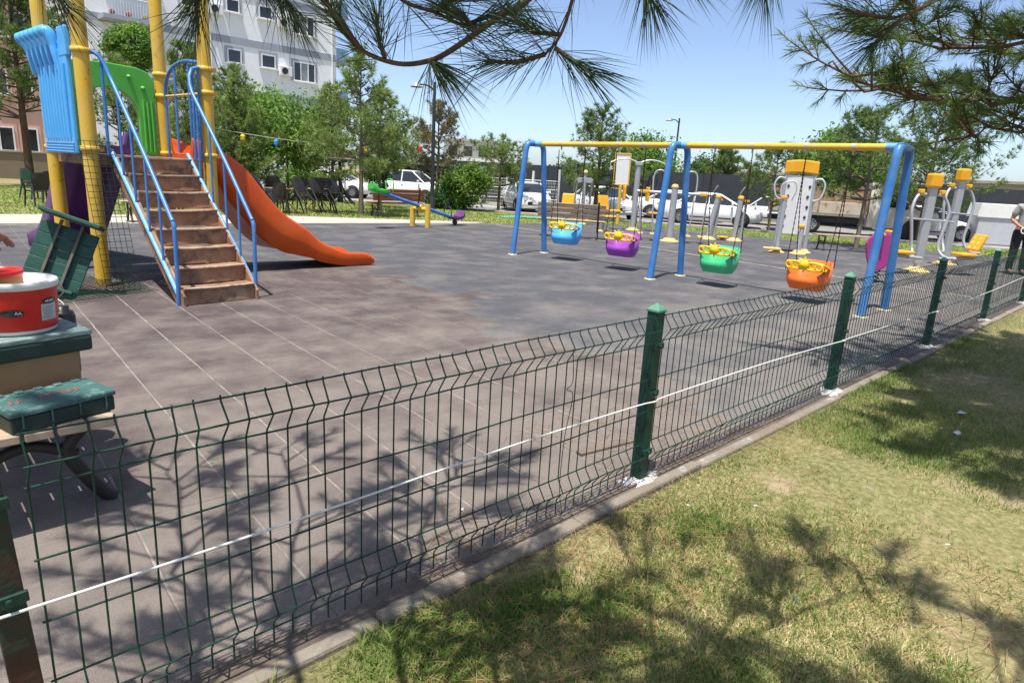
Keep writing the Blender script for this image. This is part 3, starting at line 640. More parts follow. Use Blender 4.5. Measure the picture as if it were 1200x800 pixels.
bench('plank bench seen below the orange slide, beside the far path', (4.6, 16.4, .012), R(175), M_bwood, 1.4)

# near bench at the left edge, loaded with tools
nb = thing('park_bench', 'near plank bench with black iron legs, loaded with tools and paint at the left edge', 'bench', (0, 0, 0))
for k in range(5):
    x = .565-k*.108
    MB().box((x, 3.72, .415), (.096, 1.62, .036)).build('seat_slat', M_bwood, nb, .006)
for k in range(3): MB().box((.02-k*.03, 3.72, .54+k*.12), (.03, 1.62, .1), 0, None, 0, R(-14)).build('back_slat', M_gwood, nb, .006)
for y in (3.10, 4.34):
    b = MB()
    b.tube(bez([(.61, y, 0), (.57, y, .04), (.50, y, .16), (.46, y, .27), (.53, y, .36), (.58, y, .39)], 6), [.04, .036, .03, .028, .026, .025]*5+[.025], 8) if False else b.tube(bez([(.61, y, 0), (.57, y, .04), (.50, y, .16), (.46, y, .27), (.53, y, .36), (.58, y, .39)], 6), .03, 8)
    b.tube(bez([(.02, y, 0), (.07, y, .05), (.14, y, .17), (.16, y, .28), (.09, y, .37), (.05, y, .45), (-.02, y, .7), (-.06, y, .86)], 6), .027, 8)
    b.tube(bez([(.49, y, .24), (.32, y, .31), (.15, y, .25)], 6), .024, 8); b.box((.33, y, .385), (.52, .05, .026))
    b.tube(bez([(.05, y, .62), (.2, y, .64), (.36, y, .60), (.44, y, .5), (.40, y, .40)], 5), .018, 8) if y > 4 else None
    b.build('leg', M_iron, nb)
def bx(name, label, cat, c, d, rz, mt, bevel=.006):
    o = MB().box((0, 0, d[2]/2), d).build(name, mt, None, bevel, c, rz); return tag(o, label, cat)
M_card = mat('brown_cardboard', (.36, .235, .125), (.31, .20, .105), 5, .8, bump=.1)
M_case = mat('green_tool_case_plastic', (.055, .135, .125), (.04, .10, .095), 9, .55, wear=(.17, .27, .26), wscale=13, wth=.6, bump=.2)
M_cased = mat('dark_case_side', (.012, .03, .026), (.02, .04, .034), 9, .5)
M_redtxt = mat('faded_red_lettering', (.42, .10, .10), (.32, .12, .11), 30, .6)
tc = thing('tool_case', 'flat teal green tool case with faded red lettering on the plank bench', 'tool case', (.42, 3.07, .434), R(14))
MB().box((0, 0, .032), (.375, .235, .064)).build('case_body', M_cased, tc, .01)
lid = MB().box((0, 0, .078), (.385, .245, .026)).build('lid', M_case, tc, .009)
for k in range(5): MB().box((-.14+k*.07, .10, .0925), (.03, .03, .008)).build('ridge', M_case, lid, .002)
for k in range(4): MB().box((-.15+k*.1, -.121, .05), (.006, .006, .06)).build('latch', M_case, tc, .001)
# faded lettering: short strokes
b = MB(); xk = -.05
for k in (-3, -2, 1, 2, 3, 4, 5, 6): b.box((-.06+k*.026, -.01, .0925), (.018, .006, .002)).box((-.067+k*.026, -.01, .0925), (.005, .034, .0024)).box((-.06+k*.026, .006, .0925), (.016, .005, .0022))
b.build('lettering', M_redtxt, lid)
cb = thing('cardboard_box', 'plain brown cardboard box standing on the bench behind the tool case', 'cardboard box', (.37, 3.46, .434), R(10))
MB().box((0, 0, .095), (.36, .34, .19)).build('carton', M_card, cb, .004)
MB().box((.02, -.19, .035), (.26, .05, .004), 0, None, R(30)).build('flap', M_card, cb)
M_btop = mat('sunbleached_green_board', (.20, .27, .25), (.11, .18, .165), 7, .6, wear=(.38, .43, .41), wscale=9, wth=.58, bump=.3, bscale=20, stretch=(1, 6, 6))
gc = thing('green_chest', 'dark green weathered wooden lid board resting on the cardboard box', 'board', (.34, 3.43, .626), R(12))
MB().box((0, 0, .035), (.52, .36, .07)).build('side_rim', M_cased, gc, .012)
for k in range(4): MB().box((0, -.135+k*.09, .081), (.525, .085, .026)).build('plank', M_btop, gc, .007)
tag(MB().lathe([(0, 0), (.05, 0), (.053, .01), (.053, .28), (.045, .305), (.03, .31), (.03, .33), (0, .33)], 20, (.585, 3.66, .434)).build('black_canister', M_black), 'small dark canister behind the green board and red bucket', 'canister')
# paint bucket with label
bk = thing('paint_bucket', 'red and white plastic paint bucket with printed label on the green board', 'bucket', (.385, 3.44, .722), R(-106))
M_red = mat('red_print_plastic', (.62, .025, .018), (.55, .02, .015), 4, .3)
M_wpl = mat('white_bucket_plastic', (.74, .75, .72), (.66, .68, .64), 6, .4, wear=(.45, .42, .38), wscale=14, wth=.68)
MB().lathe([(0, 0), (.135, 0), (.142, .006), (.1440, .018), (.1445, .02)], 40).build('bucket_body', M_wpl, bk)
MB().lathe([(.154, .188), (.159, .191), (.163, .194), (.164, .215), (.158, .222), (.15, .222), (.145, .21), (.13, .19), (0, .188)], 40).build('lid', M_wpl, bk)
MB().lathe([(.145, .018), (.1472, .022), (.1565, .186), (.156, .190)], 40).build('red_sleeve', M_red, bk)
lb = MB(); pts = []
def wrap(a0, a1, z0, z1, off, n=8):
    vs = []
    for q in range(n+1):
        a = R(a0+(a1-a0)*q/n)
        for z in (z0, z1):
            r = .1475+(z-.032)/.128*.0075+off; vs.append((r*math.cos(a), r*math.sin(a), z))
    return vs, [(2*q, 2*q+2, 2*q+3, 2*q+1) for q in range(n)]
M_label = mat('pale_label', (.56, .57, .56), (.48, .49, .49), 20, .6)
M_ink = mat('black_ink', (.02, .03, .025), (.03, .04, .03), 20, .5)
v, f = wrap(44, 74, .055, .125, .0012); MB().add(v, f).build('label_panel', M_label, bk)
ink = MB()
for k in range(9): v, f = wrap(47, 71-(k*7 % 9), .061+k*.0063, .0635+k*.0063, .002); ink.add(v, f)
ink.build('small_print', mat('grey_ink', (.2, .22, .24), (.26, .28, .3), 20, .6), bk)
def oval(ac, zc, wa, h, off, mt, nm):
    vs = [(0, 0, 0)]; n = 20
    def pt(a, z): r = .1475+(z-.032)/.128*.0075+off; return (r*math.cos(R(a)), r*math.sin(R(a)), z)
    vs = [pt(ac, zc)]+[pt(ac+wa*math.cos(6.283*k/n), zc+h*math.sin(6.283*k/n)) for k in range(n)]
    MB().add(vs, [(0, 1+k, 1+(k+1) % n) for k in range(n)]).build(nm, mt, bk)
oval(60, .137, 14, .013, .0022, M_ink, 'oval_logo'); oval(4, .098, 16, .016, .0022, M_ink, 'oval_logo')
def letters(txt, ac, zc, da, h, mt):
    fc = bpy.data.curves.new('lettering', 'FONT'); fc.body = txt; fc.size = 1; fc.align_x = 'CENTER'; fc.align_y = 'CENTER'
    tmp = bpy.data.objects.new('tmp', fc); COL.objects.link(tmp); bpy.context.view_layer.update()
    me = bpy.data.meshes.new_from_object(tmp.evaluated_get(bpy.context.evaluated_depsgraph_get())); bpy.data.objects.remove(tmp)
    xs = [v.co.x for v in me.vertices]; wtx = max(xs)-min(xs)
    for v in me.vertices:
        a = R(ac+v.co.x/wtx*da); z = zc+v.co.y*h; r = .1475+(z-.032)/.128*.0075+.003; v.co = (r*math.cos(a), r*math.sin(a), z)
    me.materials.append(mt); link('lettering', me, bk)
letters('AA', 12, .098, 9, .018, M_white)
b_ = MB()
for k in range(6): v, f = wrap(51+k*3, 53+k*3, .133, .140+.002*(k % 2), .003, 2); b_.add(v, f)
b_.build('lettering', M_white, bk)
for s in (-1, 1): pass
MB().tube(bez([(-.05, .158, .2), (-.10, .165, .14), (-.14, .13, .10)], 5), .0025, 6).build('wire_handle', M_wpl, bk)
can = thing('paint_tin', 'open paint tin with red rim and rust stained side on the bucket lid', 'paint tin', (.33, 3.45, .912))
MB().lathe([(0, 0), (.095, 0), (.097, .004), (.096, .05), (.098, .054)], 32).build('tin_body', mat('rusty_tin', (.38, .17, .06), (.26, .1, .04), 12, .5, metal=.3, stretch=(1, 1, 6)), can)
MB().lathe([(.097, .046), (.101, .05), (.102, .066), (.099, .07), (.092, .07), (.090, .05)], 32).build('rim', M_red, can)
MB().lathe([(.091, .052), (.0905, .04), (0, .036)], 32).build('paint_surface', mat('dark_wet_paint', (.05, .03, .02), (.08, .045, .03), 9, .2), can)
pb = thing('pail', 'blue and white pail half hidden behind the red paint bucket', 'pail', (.47, 3.79, .434))
MB().lathe([(0, 0), (.085, 0), (.098, .36)], 24).build('pail_body', mat('grey_blue_plastic', (.16, .19, .30), (.12, .15, .25), 6, .4), pb)
MB().lathe([(.099, .358), (.107, .362), (.107, .405), (.07, .412), (0, .412)], 24).build('lid', M_wpl, pb)
MB().tube(bez([(.10, 0, .36), (.14, -.03, .32), (.145, -.05, .25), (.12, -.06, .2)], 5), .003, 6).build('handle', M_wpl, pb)

# tipped green bench and wire mesh offcuts by the tower
M4 = Matrix
tb = thing('tipped_bench', 'green wooden bench tipped up on its end beside the tower pole', 'bench', (1.05, 8.05, .02), R(-28))
tb.rotation_euler = (R(-14), R(20), R(-26)); tb.location = (1.2, 8.1, .09); tb.scale = (.72, .85, .83)
for k in range(5): MB().box((0, .02, .10+k*.155), (.74, .035, .153)).build('plank', M_gwood, tb, .008)
MB().box((0, -.10, .90), (.78, .30, .05)).build('top_board', M_gwood, tb, .01)
for x in (-.13, .14): MB().box((x, -.025, .43), (.035, .05, .86)).build('batten', mat('grey_batten_wood', (.16, .15, .11), (.1, .1, .075), 8, .8), tb, .004)
MB().box((0, -.10, .02), (.70, .26, .04)).build('foot_board', M_gwood, tb, .01)
def meshpanel(name, label, w, h, nx, nz, M, r=.003):
    t = thing(name, label, 'wire mesh', (0, 0, 0)); t.matrix_world = M
    b = MB()
    for k in range(nz+1): b.tube([(0, 0, h*k/nz), (w, 0, h*k/nz)], r, 4)
    b.build('horizontal_wires', M_fence, t)
    wm = MB().tube([(0, .004, 0), (0, .004, h)], r, 4).mesh('wire'); wm.materials.append(M_fence)
    for k in range(nx+1):
        w_ = bpy.data.objects.new('wire', wm); COL.objects.link(w_); w_.parent = t; w_.location = (w*k/nx, 0, 0)
    return t
meshpanel('leaning_mesh', 'green wire mesh offcut leaning on the tower beside the stairs', .34, 1.62, 6, 24, Matrix.Translation((1.72, 8.05, .01)) @ Matrix.Rotation(R(8), 4, 'Z') @ Matrix.Rotation(R(-14), 4, 'X'))
meshpanel('lying_mesh', 'green wire mesh offcut lying on the rubber at the foot of the stairs', 1.0, .9, 18, 16, Matrix.Translation((1.22, 7.55, .03)) @ Matrix.Rotation(R(18), 4, 'Z') @ Matrix.Rotation(R(-86), 4, 'X'))

# ------------------------------------------------------------------ plastic chairs and tables behind
def make_chair(label, col):
    t = thing('plastic_chair', label, 'chair', group='plastic armchairs leaning on the tables')
    b = MB()
    rows = []
    for q in range(7):
        z = .43+q*.075; w = .20+.045*math.sin(min(1, q/5)*1.57)-.075*max(0, (q-3)/3)**2
        rows.append([(w*math.sin(a*1.0), .20+.035*q/6*2+.05*math.cos(a)-.05, z+.015*math.cos(a*1.2)) for a in np.linspace(-1.25, 1.25, 9)])
    b.loft([[Vector(p) for p in r] for r in rows], False, False); b.loft([[Vector(p)+Vector((0, .018, 0)) for p in r] for r in rows], False, False)
    b.build('backrest', col, t)
    MB().loft([[(-.21, -.24, .40), (.21, -.24, .40), (.21, -.24, .425), (-.21, -.24, .425)], [(-.2, .0, .395), (.2, .0, .395), (.2, .0, .415), (-.2, .0, .415)], [(-.19, .22, .41), (.19, .22, .41), (.19, .22, .43), (-.19, .22, .43)]], True, True, False).build('seat', col, t, .008)
    for s in (-1, 1):
        MB().tube(bez([(s*.2, .2, .66), (s*.25, .05, .66), (s*.26, -.15, .645), (s*.255, -.24, .6)], 4), .026, 8).build('armrest', col, t)
        MB().tube([(s*.255, -.24, .6), (s*.235, -.235, .4), (s*.26, -.30, 0)], [.022, .028, .02], 8).build('leg', col, t)
        MB().tube([(s*.2, .22, .6), (s*.2, .22, .42), (s*.235, .32, 0)], [.02, .028, .02], 8).build('leg', col, t)
    return t
M_blkch = mat('black_chair_plastic', (.022, .022, .024), (.035, .034, .034), 5, .19)
M_grnch = mat('dark_green_chair_plastic', (.012, .06, .045), (.02, .08, .06), 5, .32)
proto = None; rnd = random.Random(8)
def table(label, loc, rz, top):
    t = thing('cafe_table', label, 'table', loc, rz, 'cafe tables beside the path')
    MB().box((0, 0, .72), (.78, .78, .03)).build('table_top', top, t, .008)
    for sx in (-1, 1): MB().tube([(sx*.3, -.3, 0), (-sx*.05, .3, .70)], .016, 8).tube([(sx*.3, .3, 0), (-sx*.05, -.3, .70)], .016, 8).build('leg', mat('brass_leg', (.36, .25, .09), (.28, .18, .06), 8, .4), t)
    return t
M_ttop = mat('brown_table_top', (.30, .19, .12), (.24, .15, .09), 4, .5)
tabs = [((9.0, 19.4), 'brown cafe table between the leaning black chairs, beside the path'), ((7.7, 21.6), 'brown cafe table furthest back among the black chairs'), ((10.4, 19.9), 'brown cafe table nearest the tree trunk behind the seesaw')]
for (x, y), l in tabs: table(l, (x, y, gz(x, y)), rnd.uniform(0, 1), M_ttop)
chairs = [  # x, y, rz(deg), tilt
 (9.35, 18.75, 15, 33), (10.05, 19.1, 8, 30), (9.75, 18.6, 20, 32) if False else (10.55, 18.95, 10, 32), (8.55, 19.9, 25, 34), (7.95, 20.3, 30, 30), (8.5, 18.85, 40, 0), (9.1, 20.3, 190, 18), (7.3, 21.2, 20, 34), (7.9, 22.2, 200, 20), (10.9, 20.4, 170, 20), (10.3, 20.8, 200, 12), (7.0, 22.0, 90, 20), (11.2, 19.6, 100, 25), (6.7, 20.9, 15, 30)]
clab = ['black plastic chair with its shiny back to us, tipped against the brown table',
 'black plastic chair tipped forward, second in the front row', 'black plastic chair tipped forward, nearest the pale trunk', 'black plastic chair tipped forward right of the slide, second row', 'black plastic chair tipped forward in the back row next to the slide',
 'black plastic chair standing upright beside the tipped ones', 'black plastic chair tilted on the far side of the brown table', 'black plastic chair tipped against the furthest table', 'black plastic chair on the far side of the furthest table',
 'black plastic chair behind the table by the trunk', 'black plastic chair with its front to us behind the table', 'black plastic chair turned sideways at the furthest table', 'black plastic chair turned sideways beside the pale trunk', 'black plastic chair half hidden by the orange slide']
proto = make_chair(clab[0], M_blkch)
for k, (x, y, rz, tl) in enumerate(chairs):
    t = proto if k == 0 else dup(proto, (0, 0, 0), 0, clab[k])
    rz = 196+(rz-15)*.9 if tl > 26 else rz+150
    mwx = Matrix.Translation((x, y, gz(x, y)+.012)) @ Matrix.Rotation(R(rz), 4, 'Z') @ Matrix.Translation((0, -.28, 0)) @ Matrix.Rotation(R(tl), 4, 'X') @ Matrix.Translation((0, .28, 0)) @ Matrix.Scale(1.02, 4)
    t.matrix_world = mwx
clab2 = ['dark green plastic chair on the lawn nearest the blue panel', 'black plastic chair at the left edge of the lawn', 'black plastic chair with slatted back beside the dark green one', 'dark green plastic chair under the pine at the far left']
pg = None
for k, (x, y, rz, gm) in enumerate(((4.45, 22.2, 160, 1), (3.2, 21.2, 190, 0), (3.75, 22.8, 170, 0), (3.6, 24.6, 120, 1))):
    if gm and pg is None: t = pg = make_chair(clab2[k], M_grnch)
    else: t = dup(pg if gm else proto, (0, 0, 0), 0, clab2[k])
    t['group'] = 'plastic chairs on the left lawn'; t.matrix_world = Matrix.Translation((x, y, gz(x, y))) @ Matrix.Rotation(R(rz), 4, 'Z')
# ------------------------------------------------------------------ outdoor fitness machines
def base_cover(b, x, y, r=.16): b.lathe([(0, .10), (r*.5, .09), (r*.62, .05), (r, .02), (r, 0)], 12, (x, y, .002), False)
e = thing('stepper_machine', 'grey cross shaped stepping machine behind the pale bench', 'exercise machine', (16.9, 14.3, 0), R(140))
MB().tube([(0, 0, 0), (0, 0, 1.62)], .06, 12).box((0, 0, 1.42), (.46, .12, .16)).build('column', M_grey_met, e, .01)
MB().lathe([(0, .09), (.07, .07), (.09, 0), (.07, -.03)], 14, (0, 0, 1.66)).build('cap', M_cream, e)
for s in (-1, 1):
    a = MB().tube(bez([(s*.22, 0, 1.42), (s*.25, -.1, 1.0), (s*.25, -.2, .3), (s*.2, -.3, .16)], 5), .025, 8).tube(bez([(s*.25, .05, 1.45), (s*.3, -.15, 1.35), (s*.3, -.25, 1.05)], 4), .018, 8).build('swing_arm', M_grey_met, e)
    MB().box((s*.2, -.3, .14), (.14, .34, .05)).build('pedal', M_ochre, a, .015)
b = MB(); base_cover(b, 0, 0); b.build('base_cover', M_cream, e)
for (x, y, lb, rz) in ((14.55, 12.9, 'ochre backrest seat of a bench press machine left of the pale bench', 30), (15.4, 12.2, 'tilted ochre backrest machine right of the pale bench', 75)):
    e = thing('backrest_machine', lb, 'exercise machine', (x, y, 0), R(rz))
    MB().tube(bez([(0, 0, 0), (0, 0, .4), (.05, 0, .62)], 5), .04, 10).build('stand', M_grey_met, e)
    MB().box((.08, 0, .82), (.07, .36, .44), 0, None, 0, R(14)).build('backrest', M_ochre, e, .03)
    MB().box((-.18, 0, .45), (.40, .34, .05)).build('seat', M_ochre, e, .02)
    b = MB(); base_cover(b, 0, 0); b.build('base_cover', M_cream, e)
e = thing('sign_board', 'white notice board in a yellow frame on a yellow post', 'notice board', (18.7, 14.2, 0), R(-45))
MB().tube([(0, 0, 0), (0, 0, 1.32)], .055, 12).build('post', M_yel, e)
MB().box((0, 0, 1.85), (.46, .03, .98)).build('board', M_white, e, .005)
fr = MB()
for s in (-1, 1): fr.box((s*.25, 0, 1.85), (.05, .06, 1.06)); fr.box((0, 0, 1.85+s*.51), (.5, .06, .05))
fr.build('frame', M_yel, e, .008)
e = thing('pull_machine', 'grey post with wide drooping pull handles and ochre seats behind the violet swing', 'exercise machine', (17.0, 12.3, 0), R(135))
MB().tube([(0, 0, 0), (0, 0, 2.02)], .085, 14).box((0, 0, 2.0), (.2, .2, .12)).build('column', M_grey_met, e, .02)
for s in (-1, 1):
    MB().tube(bez([(0, 0, 2.02), (s*.3, 0, 2.12), (s*.6, 0, 2.10), (s*.85, 0, 2.0)], 5), .022, 8).tube([(s*.85, 0, 2.0), (s*.85, 0, 1.75)], .010, 8).build('pull_arm', mat('pale_steel', (.6, .61, .62), (.52, .53, .55), 6, .35, metal=.3), e)
    q = MB().tube([(0, 0, .55), (s*.55, 0, .5)], .03, 8).build('seat_arm', M_grey_met, e)
    MB().box((s*.6, 0, .56), (.36, .36, .06)).build('seat', M_ochre, q, .02); MB().box((s*.36, 0, 1.12), (.08, .34, .42)).build('backrest', M_ochre, q, .03)
b = MB(); base_cover(b, 0, 0, .22); b.build('base_cover', M_cream, e)
e = thing('air_walker', 'grey air walker with hoop handles and hanging foot plates behind the middle swing legs', 'exercise machine', (15.0, 9.65, 0), R(128))
for x in (-.75, .75): pass
MB().tube([(0, 0, 0), (0, 0, 1.38)], .085, 14).tube([(-.95, 0, 1.24), (.95, 0, 1.24)], .04, 10).build('column', M_grey_met, e)
MB().lathe([(0, .07), (.06, .06), (.1, 0), (.09, -.03)], 14, (0, 0, 1.4)).build('cap', M_cream, e)
for s in (-1, 1):
    MB().tube(bez([(s*.25, -.1, 1.26), (s*.25, -.12, 1.62), (s*.32, -.12, 1.78), (s*.48, -.12, 1.78), (s*.55, -.12, 1.62), (s*.55, -.1, 1.26)], 4), .02, 8).build('hoop_handle', M_grey_met, e)
    MB().box((s*.75, 0, 1.24), (.22, .1, .09)).build('bearing_cover', M_ochre, e, .02)
    for q in (.5, .82):
        a = MB().tube(bez([(s*q, 0, 1.22), (s*q, .02, .7), (s*(q-.05), .0, .2)], 5), .02, 8).build('leg_bar', M_grey_met, e)
        MB().box((s*(q-.05), 0, .17), (.13, .32, .05)).build('foot_plate', M_cream, a, .012)
b = MB(); base_cover(b, 0, 0, .26); b.build('base_cover', M_cream, e)
e = thing('twister_machine', 'pair of leaning grey posts with ochre caps behind the green swing', 'exercise machine', (17.2, 9.45, 0), R(-48))
for s, x in ((-1, -.32), (1, .42)):
    a = MB().tube([(x, 0, 0), (x+s*.06*-1+.10, 0, 1.18)], .075, 14).tube([(x+.17, .05, 0), (x+.22, .05, 1.1)], .04, 10).build('post', M_grey_met, e)
    MB().lathe([(0, .06), (.06, .05), (.09, 0), (.085, -.04)], 14, (x+s*.06*-1+.10, 0, 1.2)).box((x+.22, .05, 1.12), (.14, .12, .05)).build('cap', M_ochre, a)
    MB().tube([(x+.05-.06*s, 0, 1.2), (x+.0, -.05, 1.32), (x+.10, -.08, 1.50)], .018, 8).build('handle', M_grey_met, a)
    b = MB(); base_cover(b, x, 0, .24); b.build('base_cover', M_cream, a)
MB().lathe([(0, .09), (.16, .09), (.17, .06), (.1, .05), (.06, 0)], 16, (.12, .1, .02)).build('turning_disc', M_ochre, e)
# massage board
e = thing('massage_board', 'tall white perforated back massage board with ochre header and side hoops', 'exercise machine', (16.25, 7.0, 0), R(-62)); e.scale = (.8, .85, 1)
MB().box((0, 0, 1.13), (.78, .05, 1.40)).build('board', mat('white_board_plastic', (.70, .70, .69), (.64, .64, .63), 5, .45), e, .01)
for s in (-1, 1): MB().tube([(s*.43, .02, 0), (s*.40, .02, 1.86)], .065, 12).build('side_post', M_grey_met, e)
h = MB(); k = 14; arcp = [(-.47+.94*q/k, 1.86+.035*math.sin(math.pi*q/k)) for q in range(k+1)]; h.prism(arcp+[(x, z+.30) for x, z in arcp[::-1]], -.07, .07); h.build('header', M_ochre, e, .03)
for s in (-1, 1): MB().tube(bez([(s*.42, -.05, 1.75), (s*.60, -.10, 1.76), (s*.70, -.12, 1.6), (s*.62, -.12, 1.32), (s*.44, -.06, 1.25)], 6), .025, 10).build('hoop', mat('pale_steel', (.6, .6, .6)), e)
for q in range(5):
    for s in (-1, 1): MB().lathe([(0, .03), (.03, .02), (.04, 0)], 10, (0, 0, 0), True, Matrix.Translation((s*(.30-.02*(q % 2)), -.025, .62+q*.24)) @ Matrix.Rotation(R(90), 4, 'X')).build('knob', M_dark, e)
for s in (-1, 1):
    a = MB().tube([(s*.3-.1, -.55, 0), (s*.3-.08, -.5, 1.25 if s < 0 else .62)], .07, 12).build('front_post', M_grey_met, e)
    MB().box((s*.3-.1, -.5, 1.3 if s < 0 else .66), (.17, .17, .08)).build('cap', M_ochre, a, .02); b = MB(); base_cover(b, s*.3-.1, -.55, .24); b.build('base_cover', M_cream, a)
MB().tube(bez([(-.37, -.5, 1.15), (-.5, -.55, 1.3), (-.5, -.55, 1.6), (-.2, -.55, 1.68), (-.1, -.55, 1.5), (-.2, -.52, 1.25)], 5), .022, 8).build('handle', mat('pale_steel', (.6, .6, .6)), e)
MB().box((-.55, -.75, .10), (.5, .16, .06)).build('foot_plate', M_cream, e, .02)
for s in (-1, 1): b = MB(); base_cover(b, s*.43, .02, .2); b.build('base_cover', M_cream, e)
# chest presses
def press(label, loc, rz, h, seatside):
    e = thing('chest_press', label, 'exercise machine', loc, rz, 'chest press machines by the right hand fence')
    MB().tube([(0, 0, 0), (0, 0, .45)], .06, 12).box((0, 0, h*.55), (.18, .12, h*.92)).build('column', M_grey_met, e, .03)
    MB().box((0, -.01, h+.10), (.26, .2, .28)).build('top_cover', M_ochre, e, .04)
    for s in (-1, 1):
        a = MB().tube(bez([(s*.12, 0, h*.90), (s*.30, 0, h*.88), (s*.42, -.06, h*.72), (s*.36, -.08, h*.5), (s*.30, -.1, h*.3), (s*.36, -.25, .34), (s*.55, -.36, .32)], 5), .03, 8).build('press_arm', M_grey_met, e)
        MB().box((s*.24, 0, h*.93), (.1, .1, .09)).build('pivot_cap', M_ochre, a, .02)
        if s in seatside:
            MB().box((s*.70, -.36, .42), (.36, .30, .06)).build('seat', M_ochre, e, .02)
            bb_ = MB().box((s*.95, -.34, .66), (.08, .30, .36), 0, None, 0, R(s*24)).build('backrest', M_ochre, e, .03)
            for q_ in range(3):
                for w_ in (-1, 1): MB().lathe([(0, .004), (.03, .004), (.034, 0)], 10, (0, 0, 0), False, Matrix.Translation((s*(.905+.05*(q_-1)), -.34+w_*.07, .66+.1*(q_-1))) @ Matrix.Rotation(R(-90*s+24*s), 4, 'Y')).build('pad_hole', M_cream, bb_)
            MB().tube([(s*.2, -.3, .3), (s*.95, -.36, .36)], .035, 8).build('seat_beam', M_grey_met, e)
    MB().tube([(-.5, -.05, h*.62), (.6, -.05, h*.60)], .018, 8).build('hand_bar', M_grey_met, e)
    b = MB(); base_cover(b, 0, 0, .26); b.build('base_cover', M_cream, e)
press('grey chest press with ochre cap and seat, nearer of the two', (15.4, 3.95, 0), R(-35), 1.72, (-1, 1))
press('grey chest press with ochre cap, further of the two, near the standing man', (17.9, 4.05, 0), R(-30), 1.92, ())
e = thing('spring_rider', 'small magenta and purple spring rider behind the near swing legs', 'spring rider', (12.45, 3.80, 0), R(-60)); e.scale = (1.0, 1.15, .98)
M_mag = mat('magenta_plastic', (.36, .04, .22), (.30, .035, .19), 5, .4)
b = MB(); b.prism([(.26*math.cos(R(a))*(1 if a < 180 else .8), .56+.34*math.sin(R(a))) for a in range(0, 360, 20)], -.04, .04); b.build('side_panel', M_mag, e, .015)
b = MB(); b.prism([(.24*math.cos(R(a))+.05, .60+.30*math.sin(R(a))) for a in range(0, 360, 20)], .10, .17); b.build('side_panel', M_purple, e, .015)
MB().box((0, .06, .5), (.3, .1, .08)).build('seat', mat('indigo_plastic', (.07, .05, .30), (.06, .04, .25), 5, .4), e, .02)
MB().tube([(.08*math.cos(k*.7), .06+.08*math.sin(k*.7), .012+k*.0075) for k in range(36)], .012, 6).build('spring', M_dark, e)
MB().tube([(0, -.15, .86), (0, .25, .86)], .018, 8).build('handle', M_ochre, e)
# ------------------------------------------------------------------ parked vehicles
M_carw = mat('white_car_paint', (.80, .80, .80), (.77, .77, .77), 1.5, .22, coat=.5)
M_cars = mat('silver_car_paint', (.55, .56, .58), (.5, .51, .53), 1.5, .25, metal=.3, coat=.5)
M_tyre = mat('tyre_rubber', (.018, .018, .019), (.03, .029, .028), 9, .85)
M_rim = mat('wheel_rim', (.42, .43, .44), (.3, .3, .31), 8, .35, metal=.6)
M_lamp = mat('headlight_glass', (.62, .64, .66), (.5, .52, .55), 8, .15)
M_rlamp = mat('red_tail_light', (.35, .01, .01), (.28, .01, .01), 8, .2)
def wheel(par, x, y, r, w, side):
    t = MB().lathe([(r*.62, -w/2), (r*.93, -w/2), (r, -w*.3), (r, w*.3), (r*.93, w/2), (r*.62, w/2)], 20, (0, 0, 0), True, Matrix.Translation((x, y, r)) @ Matrix.Rotation(R(90), 4, 'X')).build('wheel', M_tyre, par)
    b = MB(); n = 5; Mx = Matrix.Translation((x, y+side*w*.42, r)) @ Matrix.Rotation(R(90), 4, 'X')
    b.lathe([(0, 0), (r*.18, .0), (r*.2, .01), (r*.2, -.01)], 12, (0, 0, 0), True, Mx); b.lathe([(r*.54, .012), (r*.63, .012), (r*.63, -.03), (r*.54, -.03)], 20, (0, 0, 0), True, Mx)
    for k in range(n): b.box((0, 0, 0), (r*1.1, .05, .012), 0, Mx @ Matrix.Rotation(math.pi*k/n, 4, 'Z'))
    b.build('rim', M_rim, t)
